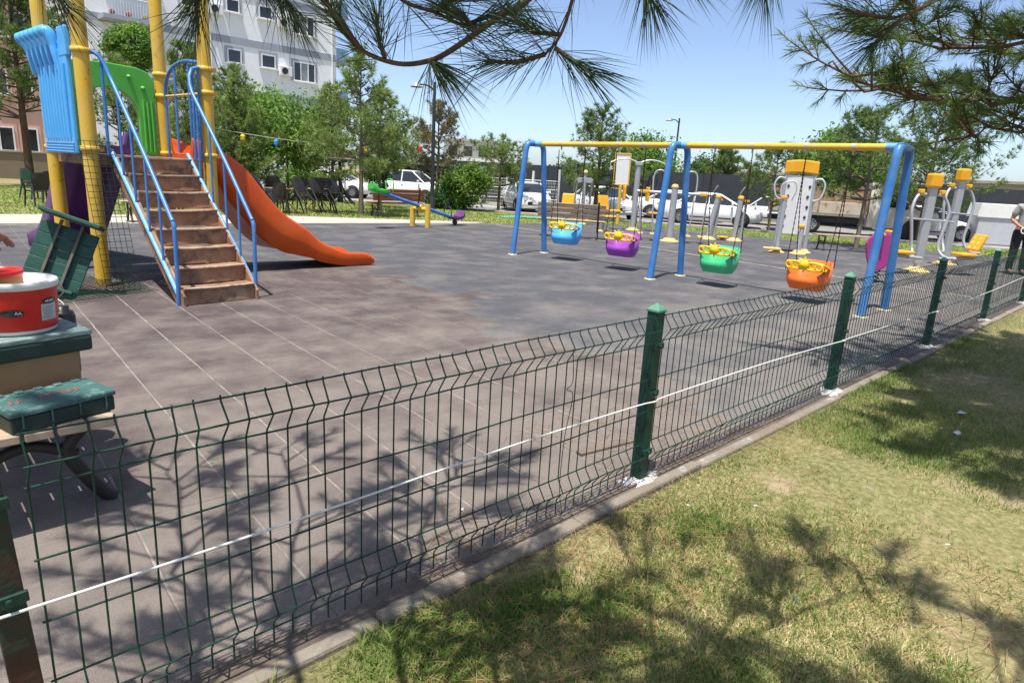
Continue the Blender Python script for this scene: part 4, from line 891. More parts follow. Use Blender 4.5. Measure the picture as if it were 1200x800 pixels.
def car(name, label, loc, heading, kind, paint):
    P = {'sedan': dict(L=4.4, W=1.74, h=1.44, hood=.93, belt=.95, ws=(1.16, .30), rear=(-1.55, -.78), boot=1.0, wb=2.62),
         'suv': dict(L=4.35, W=1.8, h=1.66, hood=1.05, belt=1.05, ws=(1.22, .45), rear=(-2.0, -1.55), boot=1.05, wb=2.65),
         'hatch': dict(L=3.9, W=1.62, h=1.40, hood=.90, belt=.92, ws=(.86, .30), rear=(-1.62, -1.10), boot=.95, wb=2.45)}[kind]
    t = thing(name, label, 'car', loc, heading, 'cars parked along the road')
    L, W, h = P['L']/2, P['W']/2, P['h']; xw0, xw1 = P['ws']; xr0, xr1 = P['rear']; r = .31; wb = P['wb']/2
    # body hull: stations along x (front +)
    st = [(L, .60, .34, .62), (L-.12, .80, .26, .70), (L-.5, .94, .22, P['hood']-.10), (xw0+.1, .98, .2, P['hood']), (xw0-.3, 1, .2, P['belt']), (0, 1, .2, P['belt']+.01), (xr1, 1, .2, P['belt']+.02), (xr0, .98, .22, P['boot']), (-L+.14, .92, .26, P['boot']-.04), (-L, .74, .36, .82)]
    rings = []
    for x, wf, zb, zt in st:
        w = W*wf; m_ = zb+(zt-zb)*.45
        ring = [(x, -w*.86, zb), (x, -w*.98, zb+.1), (x, -w, m_), (x, -w*.97, zt-.10), (x, -w*.90, zt-.02), (x, -w*.5, zt+.015), (x, 0, zt+.03)]
        rings.append(ring+[(x, -y, z) for _, y, z in ring[-2::-1]])
    body = MB().loft(rings).build('body', paint, t)
    # greenhouse
    wr, wg = W*.70, W*.90
    gl = MB(); zb = P['belt']-.02; zt = h-.055
    g = [[(xw0, -wg, zb), (xw0, wg, zb), (xw1, wr, zt), (xw1, -wr, zt)], [(xr1, -wr, zt), (xr1, wr, zt), (xr0, wg, zb), (xr0, -wg, zb)]]
    gl.add(g[0]+g[1], [(0, 1, 2, 3), (4, 5, 6, 7), (3, 2, 5, 4), (0, 3, 4, 7), (1, 6, 5, 2)]); gl.build('windows', M_glass, t)
    rf = MB(); rr = [[(x, -wr*1.04*f, zt-.01-dz), (x, -wr*.8*f, h-.015-dz), (x, 0, h-dz), (x, wr*.8*f, h-.015-dz), (x, wr*1.04*f, zt-.01-dz), (x, 0, zt-.03-dz)] for x, f, dz in ((xw1+.06, .97, .035), (xw1-.15, 1, .0), ((xw1+xr1)/2, 1, -.01), (xr1+.15, 1, .0), (xr1-.06, .97, .035))]
    rf.loft(rr); rf.build('roof', paint, t)
    for s in (-1, 1):
        e = .012*s
        for (xa, xb, wd) in ((xw0, xw1, .035), (xr0, xr1, .05), (-.12, -.12, .04), (xr1+.22 if kind != 'sedan' else xr1-.02, xr1+.10 if kind != 'sedan' else xr1+.02, .05)):
            MB().tube([(xa, s*wg+e, zb), (xb, s*wr+e, zt)], wd, 6).build('pillar', paint, t)
    for s in (-1, 1):
        MB().box((xw0-.28, s*(W+.06), P['belt']+.06), (.1, .16, .1)).build('mirror', paint, t, .02)
        MB().box((L-.09, s*W*.56, .66), (.14, W*.36, .12)).build('headlight', M_lamp, t, .02)
        MB().box((-L+.05, s*W*.62, .78), (.10, W*.26, .15)).build('tail_light', M_rlamp, t, .02)
        for xx in (-.05, -.95 if kind != 'hatch' else -.9): MB().box((xx, s*W*.985, P['belt']-.16), (.16, .03, .03)).build('door_handle', paint if kind != 'hatch' else M_black, t, .005)
        for xx in (wb, -wb):
            MB().lathe([(0, .0), (r*1.2, .0), (r*1.2, -.12)], 20, (0, 0, 0), False, Matrix.Translation((xx, s*(W*.985), r+.01)) @ Matrix.Rotation(R(-90*s), 4, 'X')).build('wheel_arch', M_black, t)
            wheel(t, xx, s*(W-.07), r, .19, s)
        MB().box((0, s*W*.985, .36), (2*wb-.85, .02, .05)).build('side_trim', M_black, t)
    MB().box((L-.02, 0, .48), (.06, W*1.1, .16)).box((-L+.02, 0, .46), (.06, W*1.4, .12)).build('bumper_trim', M_black, t, .015)
    MB().box((L+.012, 0, .50), (.02, .5, .11)).build('number_plate', M_white, t)
    return t
hd = math.atan2(DY, DX)          # along the road
def onroad(n, t): x, y = roadp(n, t); return (x, y, -.27)
car('parked_car', 'white sedan behind the plastic chairs, half hidden by the tree trunk', (18.9, 34.2, -.27), hd+R(12), 'sedan', M_carw)
car('parked_car', 'white SUV parked right of the cypress, facing the lamp post', (22.0, 31.4, -.27), hd+R(2), 'suv', M_carw)
car('parked_car', 'white sedan parked at an angle beside the white fence', onroad(31.9, -9.6), hd+R(-58), 'sedan', M_carw)
car('parked_car', 'white sedan behind the pine and the yellow notice board', onroad(31.8, -5.7), hd+R(-50), 'sedan', M_carw)
car('parked_car', 'white sedan behind the grey pull machine', onroad(34.7, -2.4), hd+R(4), 'sedan', M_carw)
car('parked_car', 'white sedan whose nose shows right of the middle swing legs', onroad(31.9, -0.7), hd+R(0), 'sedan', M_carw)
car('parked_car', 'old boxy white hatchback between the twister posts and the massage board', onroad(35.8, 1.95), hd+R(174), 'hatch', M_carw)
# truck
tr = thing('flatbed_truck', 'dusty white flatbed truck with rusty cargo sides', 'truck', (30.75, 10.55, -.27), hd); tr.scale = (1.1, 1.1, 1.14)
MB().box((-.7, 0, .52), (4.9, .8, .16)).build('chassis', M_dark, tr)
M_tw = mat('dusty_white_paint', (.62, .60, .56), (.55, .52, .47), 2, .4, dust=(.42, .35, .26), dth=.52, dscale=1.5)
cabr = [[(x, -w*.98, zb), (x, -w, zb+.3), (x, -w, zm), (x, -w*.82, zt), (x, w*.82, zt), (x, w, zm), (x, w, zb+.3), (x, w*.98, zb)] for x, w, zb, zm, zt in ((2.62, .78, .55, .8, .95), (2.5, .86, .42, .95, 1.06), (1.9, .90, .36, 1.08, 1.16), (1.62, .90, .36, 1.1, 1.3), (1.05, .90, .36, 1.1, 1.92), (.7, .90, .36, 1.1, 1.97), (.22, .90, .36, 1.1, 1.95))]
MB().loft(cabr, True, True, False).build('cab', M_tw, tr, .03)
for s in (-1, 1):
    b = MB(); pts = [(1.55, .915, 1.12), (1.10, .80, 1.75), (.62, .79, 1.80), (.60, .915, 1.12)]; b.add([(x, s*(y+.004), z) for x, y, z in pts], [(0, 1, 2, 3)]); b.build('side_window', M_glass, tr)
    MB().box((1.45, s*1.02, 1.2), (.1, .16, .24)).build('mirror', M_black, tr, .02)
    MB().box((2.52, s*.6, .82), (.1, .3, .16)).build('headlight', M_lamp, tr, .02)
    for xx in (1.85, -1.7): wheel(tr, xx, s*.74, .34, .22, s); MB().lathe([(0, 0), (.42, 0), (.42, -.1)], 20, (0, 0, 0), False, Matrix.Translation((xx, s*.905, .36)) @ Matrix.Rotation(R(-90*s), 4, 'X')).build('wheel_arch', M_black, tr) if xx > 0 else None
MB().add([(1.60, -.72, 1.18), (1.60, .72, 1.18), (1.10, .66, 1.83), (1.10, -.66, 1.83)], [(0, 1, 2, 3)]).build('windscreen', M_glass, tr)
b = MB(); b.box((-1.55, 0, .74), (3.4, 1.86, .1)); b.build('cargo_floor', M_tw, tr)
M_cargo = mat('beige_cargo_side', (.50, .44, .35), (.42, .36, .28), 3, .6, wear=(.28, .16, .09), wscale=5, wth=.62)
M_board = mat('rusty_cargo_board', (.30, .19, .12), (.38, .28, .19), 5, .8, wear=(.2, .1, .05), wscale=7, wth=.55, bump=.4)
for s in (-1, 1):
    MB().box((-1.55, s*.93, .98), (3.4, .05, .42)).build('dropside', M_cargo, tr, .01)
    for k in range(2): MB().box((-2.4+k*1.7, s*.935, 1.47), (1.62, .035, .50)).build('side_board', M_board, tr, .008)
    for k in range(3): MB().box((-3.22+k*1.68, s*.95, 1.3), (.07, .06, .96)).build('stake', M_board, tr, .008)
MB().box((-3.24, 0, 1.2), (.05, 1.86, .9)).build('tailboard', M_board, tr, .01)
MB().box((.12, 0, 1.3), (.05, 1.86, 1.0)).build('headboard', M_board, tr, .01)
MB().box((-3.2, 0, .5), (.1, 1.6, .14)).build('rear_bumper', M_dark, tr)
# white container by the right edge
e = thing('white_container', 'white metal storage box with overhanging lid near the right edge', 'storage box', (33.9, 6.1, -.27), hd+R(4)); e.scale = (.7, .8, .9)
MB().box((0, 0, .62), (2.5, 1.3, 1.2)).build('box_body', mat('grey_white_metal', (.50, .51, .52), (.45, .46, .47), 3, .5), e, .02)
b = MB(); b.prism([(-1.4, 1.22), (1.4, 1.22), (1.35, 1.28), (1.25, 1.85), (-1.3, 1.85), (-1.4, 1.3)], -.72, .72); b.build('lid', M_white, e, .02)
car('parked_car', 'white car half hidden behind the right-hand chest press', (33.2, 8.6, -.27), hd+R(6), 'hatch', M_carw)

# ------------------------------------------------------------------ walls and fences behind
df = thing('dark_metal_fence', 'tall dark grey sheet metal fence behind the parked cars', 'fence', (0, 0, 0))
M_corr = mat('dark_sheet_metal', (.040, .044, .052), (.032, .036, .042), 2, .5)
def corr(ln, h, name, par, loc, rz):
    b = MB(); n = int(ln/.12); top = []; vs = []
    for k in range(n+1):
        y = .03*((k % 4) in (1, 2)); vs += [(-ln/2+ln*k/n, y, 0), (-ln/2+ln*k/n, y, h)]
    b.add(vs, [(2*k, 2*k+2, 2*k+3, 2*k+1) for k in range(n)]); b.box((0, .06, h-.03), (ln, .05, .06)); return b.build(name, M_corr, par, 0, loc, rz)
rnd = random.Random(6)
for k in range(28):
    x, y = roadp(40.3+.0*k, -16.5+k*2.3); corr(2.28, 2.42+rnd.uniform(-.03, .03), 'sheet', df, (x, y, -.3), hd)
    x, y = roadp(40.42, -17.65+k*2.3); MB().box((0, 0, 1.2), (.08, .08, 2.4)).build('post', M_dark, df, 0, (x, y, -.3), hd)
wf = thing('white_fence', 'white wire mesh fence panels on white posts beside the small pine', 'fence', (0, 0, 0))
M_wf = mat('white_fence_paint', (.68, .69, .68), (.6, .61, .6), 4, .5)
WA, WB = Vector((21.4, 26.6, 0)), Vector((25.3, 23.1, 0)); wd = (WB-WA)
for k in range(5):
    p = WA+wd*k/4; MB().box((0, 0, 1.05), (.09, .09, 2.15 if k == 4 else 1.9)).build('post', M_wf, wf, .005, (p.x, p.y, -.3))
for k in range(4):
    p = WA+wd*k/4; q = WA+wd*(k+1)/4; b = MB()
    for z in (.12, .62, 1.12, 1.55): b.tube([p+Vector((0, 0, z-.3)), q+Vector((0, 0, z-.3))], .022, 6)
    pn = b.build('rail', M_wf, wf); g = MB()
    for c in range(16): u = p+(q-p)*(c+.5)/16; g.tube([u+Vector((0, 0, -.2)), u+Vector((0, 0, 1.25))], .006, 4)
    for c in range(9): g.tube([p+Vector((0, 0, -.15+c*.16)), q+Vector((0, 0, -.15+c*.16))], .005, 4)
    tag(g.build('wire_grid', M_wf, pn), kind='stuff')
sh = thing('dark_shed', 'dark open car shelter with pale beam behind the lamp post', 'shelter', (23.6, 32.2, -.28), R(-50))
MB().box((0, 1.2, 1.0), (7, .08, 2.0)).build('back_wall', M_corr, sh); MB().box((0, .4, 2.05), (7.2, 2.0, .08)).build('roof', M_grey_met, sh)
for x in (-3.4, -1.1, 1.1, 3.4): MB().box((x, -.5, 1.0), (.1, .1, 2.0)).build('post', M_barkgrey, sh)
bw_ = thing('garden_wall', 'low tan boundary wall below the pink building', 'wall', (4.5, 40.5, -.3), 0)
MB().box((0, 0, .75), (14, .25, 1.5)).build('wall_body', mat('tan_render', (.26, .20, .14), (.22, .17, .12), 2, .9, bump=.2), bw_, .02); MB().box((0, 0, 1.54), (14.1, .34, .08)).build('coping', M_conc, bw_)
# ------------------------------------------------------------------ buildings
def window(par, x0, x1, z0, z1, Y, panes, fm, sm, shift=0):
    w = x1-x0; h = z1-z0; fr = MB(); d = .07
    fr.box(((x0+x1)/2, Y-.05, z1-.03), (w, d, .07)).box(((x0+x1)/2, Y-.05, z0+.03), (w, d, .07)).box((x0+.03, Y-.05, (z0+z1)/2), (.07, d-.004, h-.02)).box((x1-.03, Y-.05, (z0+z1)/2), (.07, d-.004, h-.02))
    for k in range(1, panes): fr.box((x0+w*k/panes, Y-.05, (z0+z1)/2), (.07, d-.006, h-.02))
    f = fr.build('window', fm, par)
    for k in range(panes): MB().box((x0+w*(k+.5)/panes, Y-.025, (z0+z1)/2), (w/panes-.05, .03, h-.08)).build('pane', M_glass if (k+int(x0*3)) % 3 else mat('curtained_pane', (.30, .32, .32), (.2, .22, .22), 3, .2), f)
    su = MB(); t = .16; su.box(((x0+x1)/2, Y-.015, z1+t/2), (w+2*t, .05, t)).box((x0-t/2, Y-.0149, (z0+z1)/2), (t, .05, h)).box((x1+t/2, Y-.0149, (z0+z1)/2), (t, .05, h)); su.build('surround', sm, f)
    MB().box(((x0+x1)/2, Y-.08, z0-.045), (w+.3, .2, .07)).build('sill', M_white, f)
ap = thing('apartment_building', 'pale grey apartment block with darker grey bands and white framed windows', 'building')
M_apt = mat('pale_grey_render', (.86, .86, .86), (.83, .83, .83), .8, .9, world_co=True, bump=.15, bscale=40)
M_band = mat('mid_grey_render', (.36, .38, .43), (.33, .35, .40), 1, .9)
BY = 45.0; k_ = BY/38
bz = lambda z: (z-1.485)*k_+1.485
AX0, AX1 = 9.9, 21.2*k_
MB().box(((AX0+AX1)/2, BY+6, 8.6), (AX1-AX0, 12, 18)).build('wall', M_apt, ap)
for z in (4.98, 7.58, 10.0, 12.5): MB().box(((AX0+AX1)/2, BY+5.96, bz(z)), (AX1-AX0+.08, 12.0, .42)).build('band', M_band, ap)
MB().box(((AX0+AX1)/2, BY+6, 17.8), (AX1-AX0+.9, 12.9, .3)).build('roof', M_band, ap)
wins = [(12.62, 13.3, 6.3, 7.2, 1), (14.75, 15.5, 6.45, 7.15, 1), (16.6, 17.4, 6.45, 7.15, 1), (18.45, 19.8, 6.0, 7.05, 3), (18.45, 19.8, 8.5, 9.55, 3), (16.55, 17.3, 8.95, 9.6, 1), (14.8, 15.5, 8.95, 9.6, 1), (12.55, 13.2, 8.8, 9.55, 1),
        (16.65, 17.3, 4.05, 4.65, 1), (18.45, 19.8, 3.5, 4.6, 3), (14.75, 15.5, 3.95, 4.6, 1), (16.6, 17.3, 1.45, 2.2, 1), (18.45, 19.8, 1.0, 2.1, 2), (14.75, 15.5, 1.45, 2.2, 1), (18.45, 19.8, 11, 12.1, 3), (16.55, 17.3, 11.4, 12.1, 1), (14.8, 15.5, 11.4, 12.1, 1), (9.9, 10.9, 5.9, 7.2, 2), (9.9, 10.9, 3.4, 4.7, 2)]
for x0, x1, z0, z1, n in wins: window(ap, x0*k_, x1*k_, bz(z0), bz(z1), BY, n, M_white, M_band)
for z in (7.62, 10.1):
    bl = MB().box((10.1*k_, BY-.65, bz(z)-.1), (2.6*k_, 1.3, .22)).build('balcony', M_band, ap)
    b = MB()
    for k in range(22): b.tube([((8.85+k*.119)*k_, BY-1.26, bz(z)), ((8.85+k*.119)*k_, BY-1.26, bz(z)+.95)], .012, 4)
    b.tube([(8.8*k_, BY-1.26, bz(z)+.96), (11.4*k_, BY-1.26, bz(z)+.96)], .025, 6); b.build('railing', M_white, bl)
    for k, c in enumerate(((.30, .06, .05), (.36, .05, .05), (.34, .28, .05))): MB().lathe([(0, .28), (.13, .2), (.16, .1), (.1, 0)], 8, ((9.2+k*.7)*k_, BY-1.1, bz(z)+.02), False).build('flower_pot', mat('flowers_%d' % k, c), bl)
for z in (7.45, 5.0, 10.0):
    sb = MB().box((21.7*k_, BY+2, bz(z)), (1.2, 3.2, .2)).build('balcony', M_band, ap); MB().box((21.7*k_+.55, BY+2, bz(z)+.5), (.06, 3.2, .9)).box((21.7*k_, BY+.45, bz(z)+.5), (1.1, .06, .9)).build('glass_balustrade', mat('pale_blue_glass', (.25, .42, .62), (.3, .46, .64), 2, .15), sb)
for xx_, zz_ in ((17.9, 6.7), (14.2, 9.2), (17.9, 9.2), (11.9, 6.5)):
    ac = MB().box((xx_*k_, BY-.22, bz(zz_)-.35), (.85, .36, .6)).build('air_conditioner', M_white, ap, .03); MB().lathe([(0, 0), (.2, 0), (.22, .02)], 14, (0, 0, 0), False, Matrix.Translation((xx_*k_-.1, BY-.405, bz(zz_)-.35)) @ Matrix.Rotation(R(90), 4, 'X')).build('fan_grille', M_dark, ac)
MB().tube([(20.9*k_, BY-.08, 0), (20.9*k_, BY-.08, 17.5)], .06, 8).build('drainpipe', M_white, ap); MB().tube([(13.9*k_, BY-.08, 0), (13.9*k_, BY-.08, 17.5)], .06, 8).build('drainpipe', M_white, ap)
pk = thing('pink_building', 'pink rendered house with dark windows at the far left edge', 'building')
M_pink = mat('pink_render', (.66, .40, .31), (.60, .36, .28), 1, .9, bump=.15)
MB().box((-1.0, 52, 5), (17.4, 10, 11)).build('wall', M_pink, pk); MB().box((-1.0, 52, 10.6), (18.2, 10.8, .3)).build('roof', M_rwood, pk)
for zz in (1.2, 4.2, 7.2):
    for xx in (5.9, 3.6, 1.2, 7.0): window(pk, xx-.35, xx+.35, zz, zz+1.3, 47.0, 1, M_white, M_pink)
hs = [((53.8, 63.5), 'white far house with grey roof between the pines behind the lamp post', 7, 5.5, 5.2, .95), ((75.5, 12.2), 'white flat roofed far house above the dark fence at the right edge', 8, 7, 3.3, -.35), ((69, 36), 'low far white building just above the dark fence behind the twister posts', 9, 6, 3.2, .6), ((62, 46.5), 'far pale building low on the skyline behind the yellow swing bar', 9, 6, 2.6, .7)]
for (x, y), lb, w, d, h, rz in hs:
    t = thing('far_house', lb, 'house', (x, y, -.3), rz-R(90) if False else rz, 'far houses on the skyline')
    MB().box((0, 0, h/2), (d, w, h)).build('wall', M_white if h > 4 else M_conc, t)
    MB().box((0, 0, h+.12), (d+.9, w+.9, .24)).build('roof', M_band if h > 4 else M_conc, t)
    for fl in range(max(1, int(h/2.6))):
        for k in range(4):
            MB().box((-d/2-.01, -w/2+w*(k+.5)/4, 1.5+fl*2.6), (.06, 1.0, 1.1)).build('window', M_glass, t)
            MB().box((-d/2+d*(k+.5)/4, -w/2-.01, 1.5+fl*2.6), (.9, .06, 1.1)).build('window', M_glass, t)
# ------------------------------------------------------------------ lamps, lanterns
def lamp(label, loc, h, rz, arm=.7):
    t = thing('street_lamp', label, 'street lamp', loc, rz, 'street lamps')
    MB().tube([(0, 0, 0), (0, 0, h)], [.085, .055], 12).lathe([(.13, 0), (.13, .1), (.1, .5), (.085, .55)], 12).build('pole', M_dark, t)
    MB().tube(bez([(0, 0, h-.35), (.15, 0, h-.2), (.4, 0, h-.12), (arm, 0, h-.12)], 4), .03, 8).build('arm', M_dark, t)
    MB().lathe([(0, .16), (.06, .15), (.09, .08), (.22, .02), (.24, -.03), (0, -.04)], 16, (arm, 0, h-.2)).build('lamp_head', M_grey_met, t)
lamp('tall dark lamp post between the white SUV and the green shrub', (16.3, 21.7, gz(16.3, 21.7)), 4.85, R(135))
lamp('far lamp post with hooded head above the middle of the swing bar', (39.7, 25.8, -.3), 6.0, R(160), .8)
lamp('slim dark lamp post in front of the white sedan', (14.4, 25.6, gz(14.4, 25.6)), 2.9, R(200), .3)
ls = thing('lantern_string', 'cord of small coloured paper lanterns strung between the trees', 'lanterns')
A_, B_ = Vector((7.75, 23.4, 2.5)), Vector((16.3, 21.75, 2.45))
pts = [A_.lerp(B_, k/16)+Vector((0, 0, -.30*math.sin(math.pi*k/16))) for k in range(17)]
MB().tube(pts, .007, 5).build('cord', M_cable, ls)
cols = [(.02, .35, .25), (.7, .5, .02), (.05, .25, .6), (.65, .6, .5), (.6, .03, .03), (.7, .5, .02), (.02, .4, .25), (.6, .03, .03)]
for k, c in enumerate(cols):
    p = pts[1+2*k]; MB().lathe([(0, 0), (.04, 0), (.085, -.06), (.085, -.17), (.04, -.23), (0, -.23)], 8, (p.x, p.y, p.z-.03), False).build('lantern', mat('lantern_paper_%d' % k, c, tuple(v*.9 for v in c), 5, .7), ls)
tag(MB().loft([[(16.2, 17.3, -.01), (16.2, 17.7, -.005)], [(16.8, 17.0, .02), (16.9, 17.5, .03)], [(17.6, 16.6, .0), (17.7, 17.0, .02)], [(18.6, 16.1, .01), (18.7, 16.5, .0)]], False, False).build('tarp', mat('teal_tarp', (.10, .42, .36), (.08, .36, .3), 6, .5)), 'crumpled teal tarp lying on the far lawn', 'tarp')
# ------------------------------------------------------------------ litter
rnd = random.Random(21)
def scrap(x, y, s, mt, nm, lb, cat, z=.006):
    b = MB(); n = 6; rim = [(s*rnd.uniform(.5, 1)*math.cos(6.283*k/n), s*.6*rnd.uniform(.5, 1)*math.sin(6.283*k/n), rnd.uniform(0, s*.35)) for k in range(n)]
    b.add(rim+[(0, 0, s*.35)], [(k, (k+1) % n, n) for k in range(n)]); b.add([(a, c, d-.002) for a, c, d in rim], [tuple(range(n))]); o = b.build(nm, mt, None, 0, (x, y, z), rnd.uniform(0, 3)); tag(o, lb, cat)
M_paper = mat('dirty_paper', (.62, .62, .6), (.5, .5, .48), 20, .8)
scrap(5.39, .92, .07, M_paper, 'paper_scrap', 'crumpled white wrapper lying on the shaded grass at right', 'litter', .012)
scrap(4.91, .83, .05, M_paper, 'paper_scrap', 'small white paper just below the crumpled wrapper on the grass', 'litter', .012)
scrap(3.54, .91, .022, mat('grey_stone', (.2, .2, .19)), 'stone', 'small grey stone on the sunlit grass', 'stone')
scrap(2.88, 1.21, .018, M_paper, 'paper_scrap', 'tiny white paper bit on the grass right of the middle post', 'litter')
scrap(2.62, 1.42, .014, M_paper, 'paper_scrap', 'tiny white paper bit nearest the middle post footing', 'litter')
scrap(1.03, 1.39, .016, M_paper, 'paper_scrap', 'tiny white scrap on shaded grass by the kerb end', 'litter')
scrap(3.24, .49, .018, M_paper, 'paper_scrap', 'tiny white paper bit near the lower right of the lawn', 'litter')
scrap(2.30, .76, .016, mat('blue_cap', (.06, .1, .18)), 'bottle_cap', 'dark blue bottle cap in the branch shadow on the grass', 'bottle cap')
scrap(1.75, 2.05, .02, M_paper, 'paper_scrap', 'tiny white scrap on the rubber just behind the fence', 'litter', .003)
tag(MB().box((0, 0, .008), (.40, .05, .016)).build('rubber_edging', mat('worn_tan_rubber', (.19, .145, .11), (.13, .10, .08), 12, .9), None, .003, (2.85, 2.1, .0), R(-9)), 'narrow worn tan rubber strip on the paving left of the middle post', 'strip')
# ------------------------------------------------------------------ people
def skinmesh(name, joints, edges, mt, parent=None, root=0, sub=2):
    me = bpy.data.meshes.new(name); me.from_pydata([j[0] for j in joints], edges, []); o = bpy.data.objects.new(name, me); COL.objects.link(o)
    if parent is not None: o.parent = parent
    s = o.modifiers.new('skin', 'SKIN'); s.use_smooth_shade = True
    for i, j in enumerate(joints):
        r = j[1]; me.skin_vertices[0].data[i].radius = r if isinstance(r, tuple) else (r, r)
    for i in range(len(joints)): me.skin_vertices[0].data[i].use_root = (i == root)
    sb = o.modifiers.new('sub', 'SUBSURF'); sb.levels = sub; sb.render_levels = sub
    me.materials.append(mt); return o
M_skin = mat('skin', (.40, .20, .13), (.36, .175, .11), 9, .55)
M_hair = mat('dark_hair', (.02, .015, .012), (.03, .022, .018), 30, .6)
def person(label, loc, rz, shirt, trousers, Rarm, Larm, lean=0):
    t = thing('person', label, 'person', loc, rz)
    # faces -y ; Rarm/Larm = [shoulder, elbow, wrist, knuckle]
    J = [((0, 0, .96), (.15, .11)), ((0, .005, 1.12), (.135, .10)), ((0, 0, 1.30), (.16, .11)), ((0, .01, 1.43), (.11, .08)), ((0, .0, 1.51), .055), ((0, -.015, 1.60), (.075, .085)), ((0, -.015, 1.70), (.075, .092)), ((0, -.005, 1.755), (.055, .06))]
    E = [(i, i+1) for i in range(7)]
    for s, A in ((-1, Rarm), (1, Larm)):
        b = len(J); J += [((s*.16, .01, 1.41), .062), (A[0], .045), (A[1], .031), (A[2], (.036, .022))]; E += [(3, b), (b, b+1), (b+1, b+2), (b+2, b+3)]
        w = Vector(A[1]); k = Vector(A[2]); d = (k-w).normalized(); sd = d.cross(Vector((0, 0, 1))); sd = sd.normalized() if sd.length > .1 else Vector((1, 0, 0))
        for q, (off, ln) in enumerate(((-.03, .07), (-.01, .08), (.01, .075), (.028, .06))):
            c = len(J); p0 = k+sd*off; J += [(tuple(p0+d*ln*.5-Vector((0, 0, .008))), .0095), (tuple(p0+d*ln*.85-Vector((0, 0, .035))), .008)]; E += [(b+3, c), (c, c+1)]
        c = len(J); J += [(tuple(w.lerp(k, .5)-sd*.045+d*.01), .0115), (tuple(k-sd*.05+d*.03-Vector((0, 0, .02))), .0095)]; E += [(b+2, c), (c, c+1)]
        h = len(J); J += [((s*.095, 0, .88), .10), ((s*.11, -.015, .50), .062), ((s*.115, .015, .10), .042), ((s*.12, -.12, .045), (.045, .03)), ((s*.125, -.19, .035), (.04, .025))]; E += [(0, h), (h, h+1), (h+1, h+2), (h+2, h+3), (h+3, h+4)]
    body = skinmesh('body', J, E, M_skin, t)
    skinmesh('trousers', [((0, 0, 1.0), (.165, .125)), ((0, 0, .93), (.165, .13))]+[j for s in (-1, 1) for j in (((s*.10, 0, .84), .115), ((s*.112, -.012, .5), .082), ((s*.117, .012, .14), .068), ((s*.117, .005, .07), .07))], [(0, 1), (1, 2), (2, 3), (3, 4), (4, 5), (1, 6), (6, 7), (7, 8), (8, 9)], trousers, t, 1)
    sj = [((0, 0, .95), (.17, .13)), ((0, .005, 1.12), (.16, .125)), ((0, 0, 1.30), (.18, .13)), ((0, .01, 1.42), (.13, .095)), ((0, .005, 1.475), (.07, .07))]; se = [(0, 1), (1, 2), (2, 3), (3, 4)]
    for s, A in ((-1, Rarm), (1, Larm)):
        b = len(sj); el = Vector((s*.165, .01, 1.405)).lerp(Vector(A[0]), .78); sj += [((s*.165, .01, 1.405), .082), (tuple(el), .074)]; se += [(3, b), (b, b+1)]
    skinmesh('shirt', sj, se, shirt, t, 1)
    for s in (-1, 1):
        MB().loft([[(s*.12+w*math.cos(a), y+w*.0, .03+hh*math.sin(a)) for a in np.linspace(0, 6.283, 9)[:-1]] for y, w, hh in ((.07, .035, .05), (.03, .045, .07), (-.08, .05, .05), (-.19, .048, .035), (-.235, .025, .02))]).build('shoe', M_black, t)
        MB().lathe([(0, .012), (.018, .01), (.03, 0), (.018, -.01), (0, -.012)], 10, (0, 0, 0), True, Matrix.Translation((s*.082, -.0, 1.645)) @ Matrix.Rotation(R(90), 4, 'Y')).build('ear', M_skin, t)
        MB().lathe([(0, .011), (.008, .008), (.011, 0), (0, -.011)], 8, (s*.03, -.098, 1.665)).build('eye', mat('eye_white', (.6, .6, .58)), t)
    MB().loft([[(-.012, -.1, 1.66), (.012, -.1, 1.66), (0, -.108, 1.665)], [(-.018, -.1, 1.62), (.018, -.1, 1.62), (0, -.13, 1.62)], [(-.01, -.1, 1.61), (.01, -.1, 1.61), (0, -.11, 1.605)]]).build('nose', M_skin, t)
    MB().box((0, -.098, 1.585), (.045, .012, .008)).build('mouth', mat('lips', (.30, .12, .10)), t, .003)
    rings = []
    for z, rx, ry, cy in ((1.66, .088, .06, .045), (1.70, .093, .095, .012), (1.75, .09, .098, .005), (1.79, .07, .078, 0), (1.815, .03, .035, 0)): rings.append([(rx*math.cos(a), cy+ry*math.sin(a), z) for a in np.linspace(0, 6.283, 15)[:-1]])
    MB().loft(rings).build('hair', M_hair, t)
    return t
M_gshirt = mat('grey_tshirt', (.34, .33, .32), (.29, .28, .275), 12, .9, bump=.2)
M_btr = mat('black_trousers', (.014, .014, .016), (.022, .022, .024), 12, .85, bump=.2)
pr = person('man in grey t-shirt and black trousers standing at the right edge', (17.50, 2.64, 0), R(-62), M_gshirt, M_btr, [(-.25, .06, 1.14), (-.17, -.15, 1.02), (-.10, -.20, .98)], [(.26, .05, 1.14), (.2, -.14, 1.02), (.13, -.2, .98)])
MB().tube([(-.10+.045*math.cos(R(a)), -.245, .93+.06*math.sin(R(a))) for a in range(0, 361, 30)], .012, 6, False).build('key_ring', M_white, pr)
pl_ = person('person beyond the left edge whose bare hand reaches into view', (.05, 4.99, 0), R(108), mat('dark_shirt', (.05, .055, .07)), M_btr, [(-.28, -.06, 1.16), (-.23, -.34, 1.02), (-.21, -.44, .96)], [(.30, -.10, 1.17), (.24, -.42, 1.0), (.20, -.55, .90)])

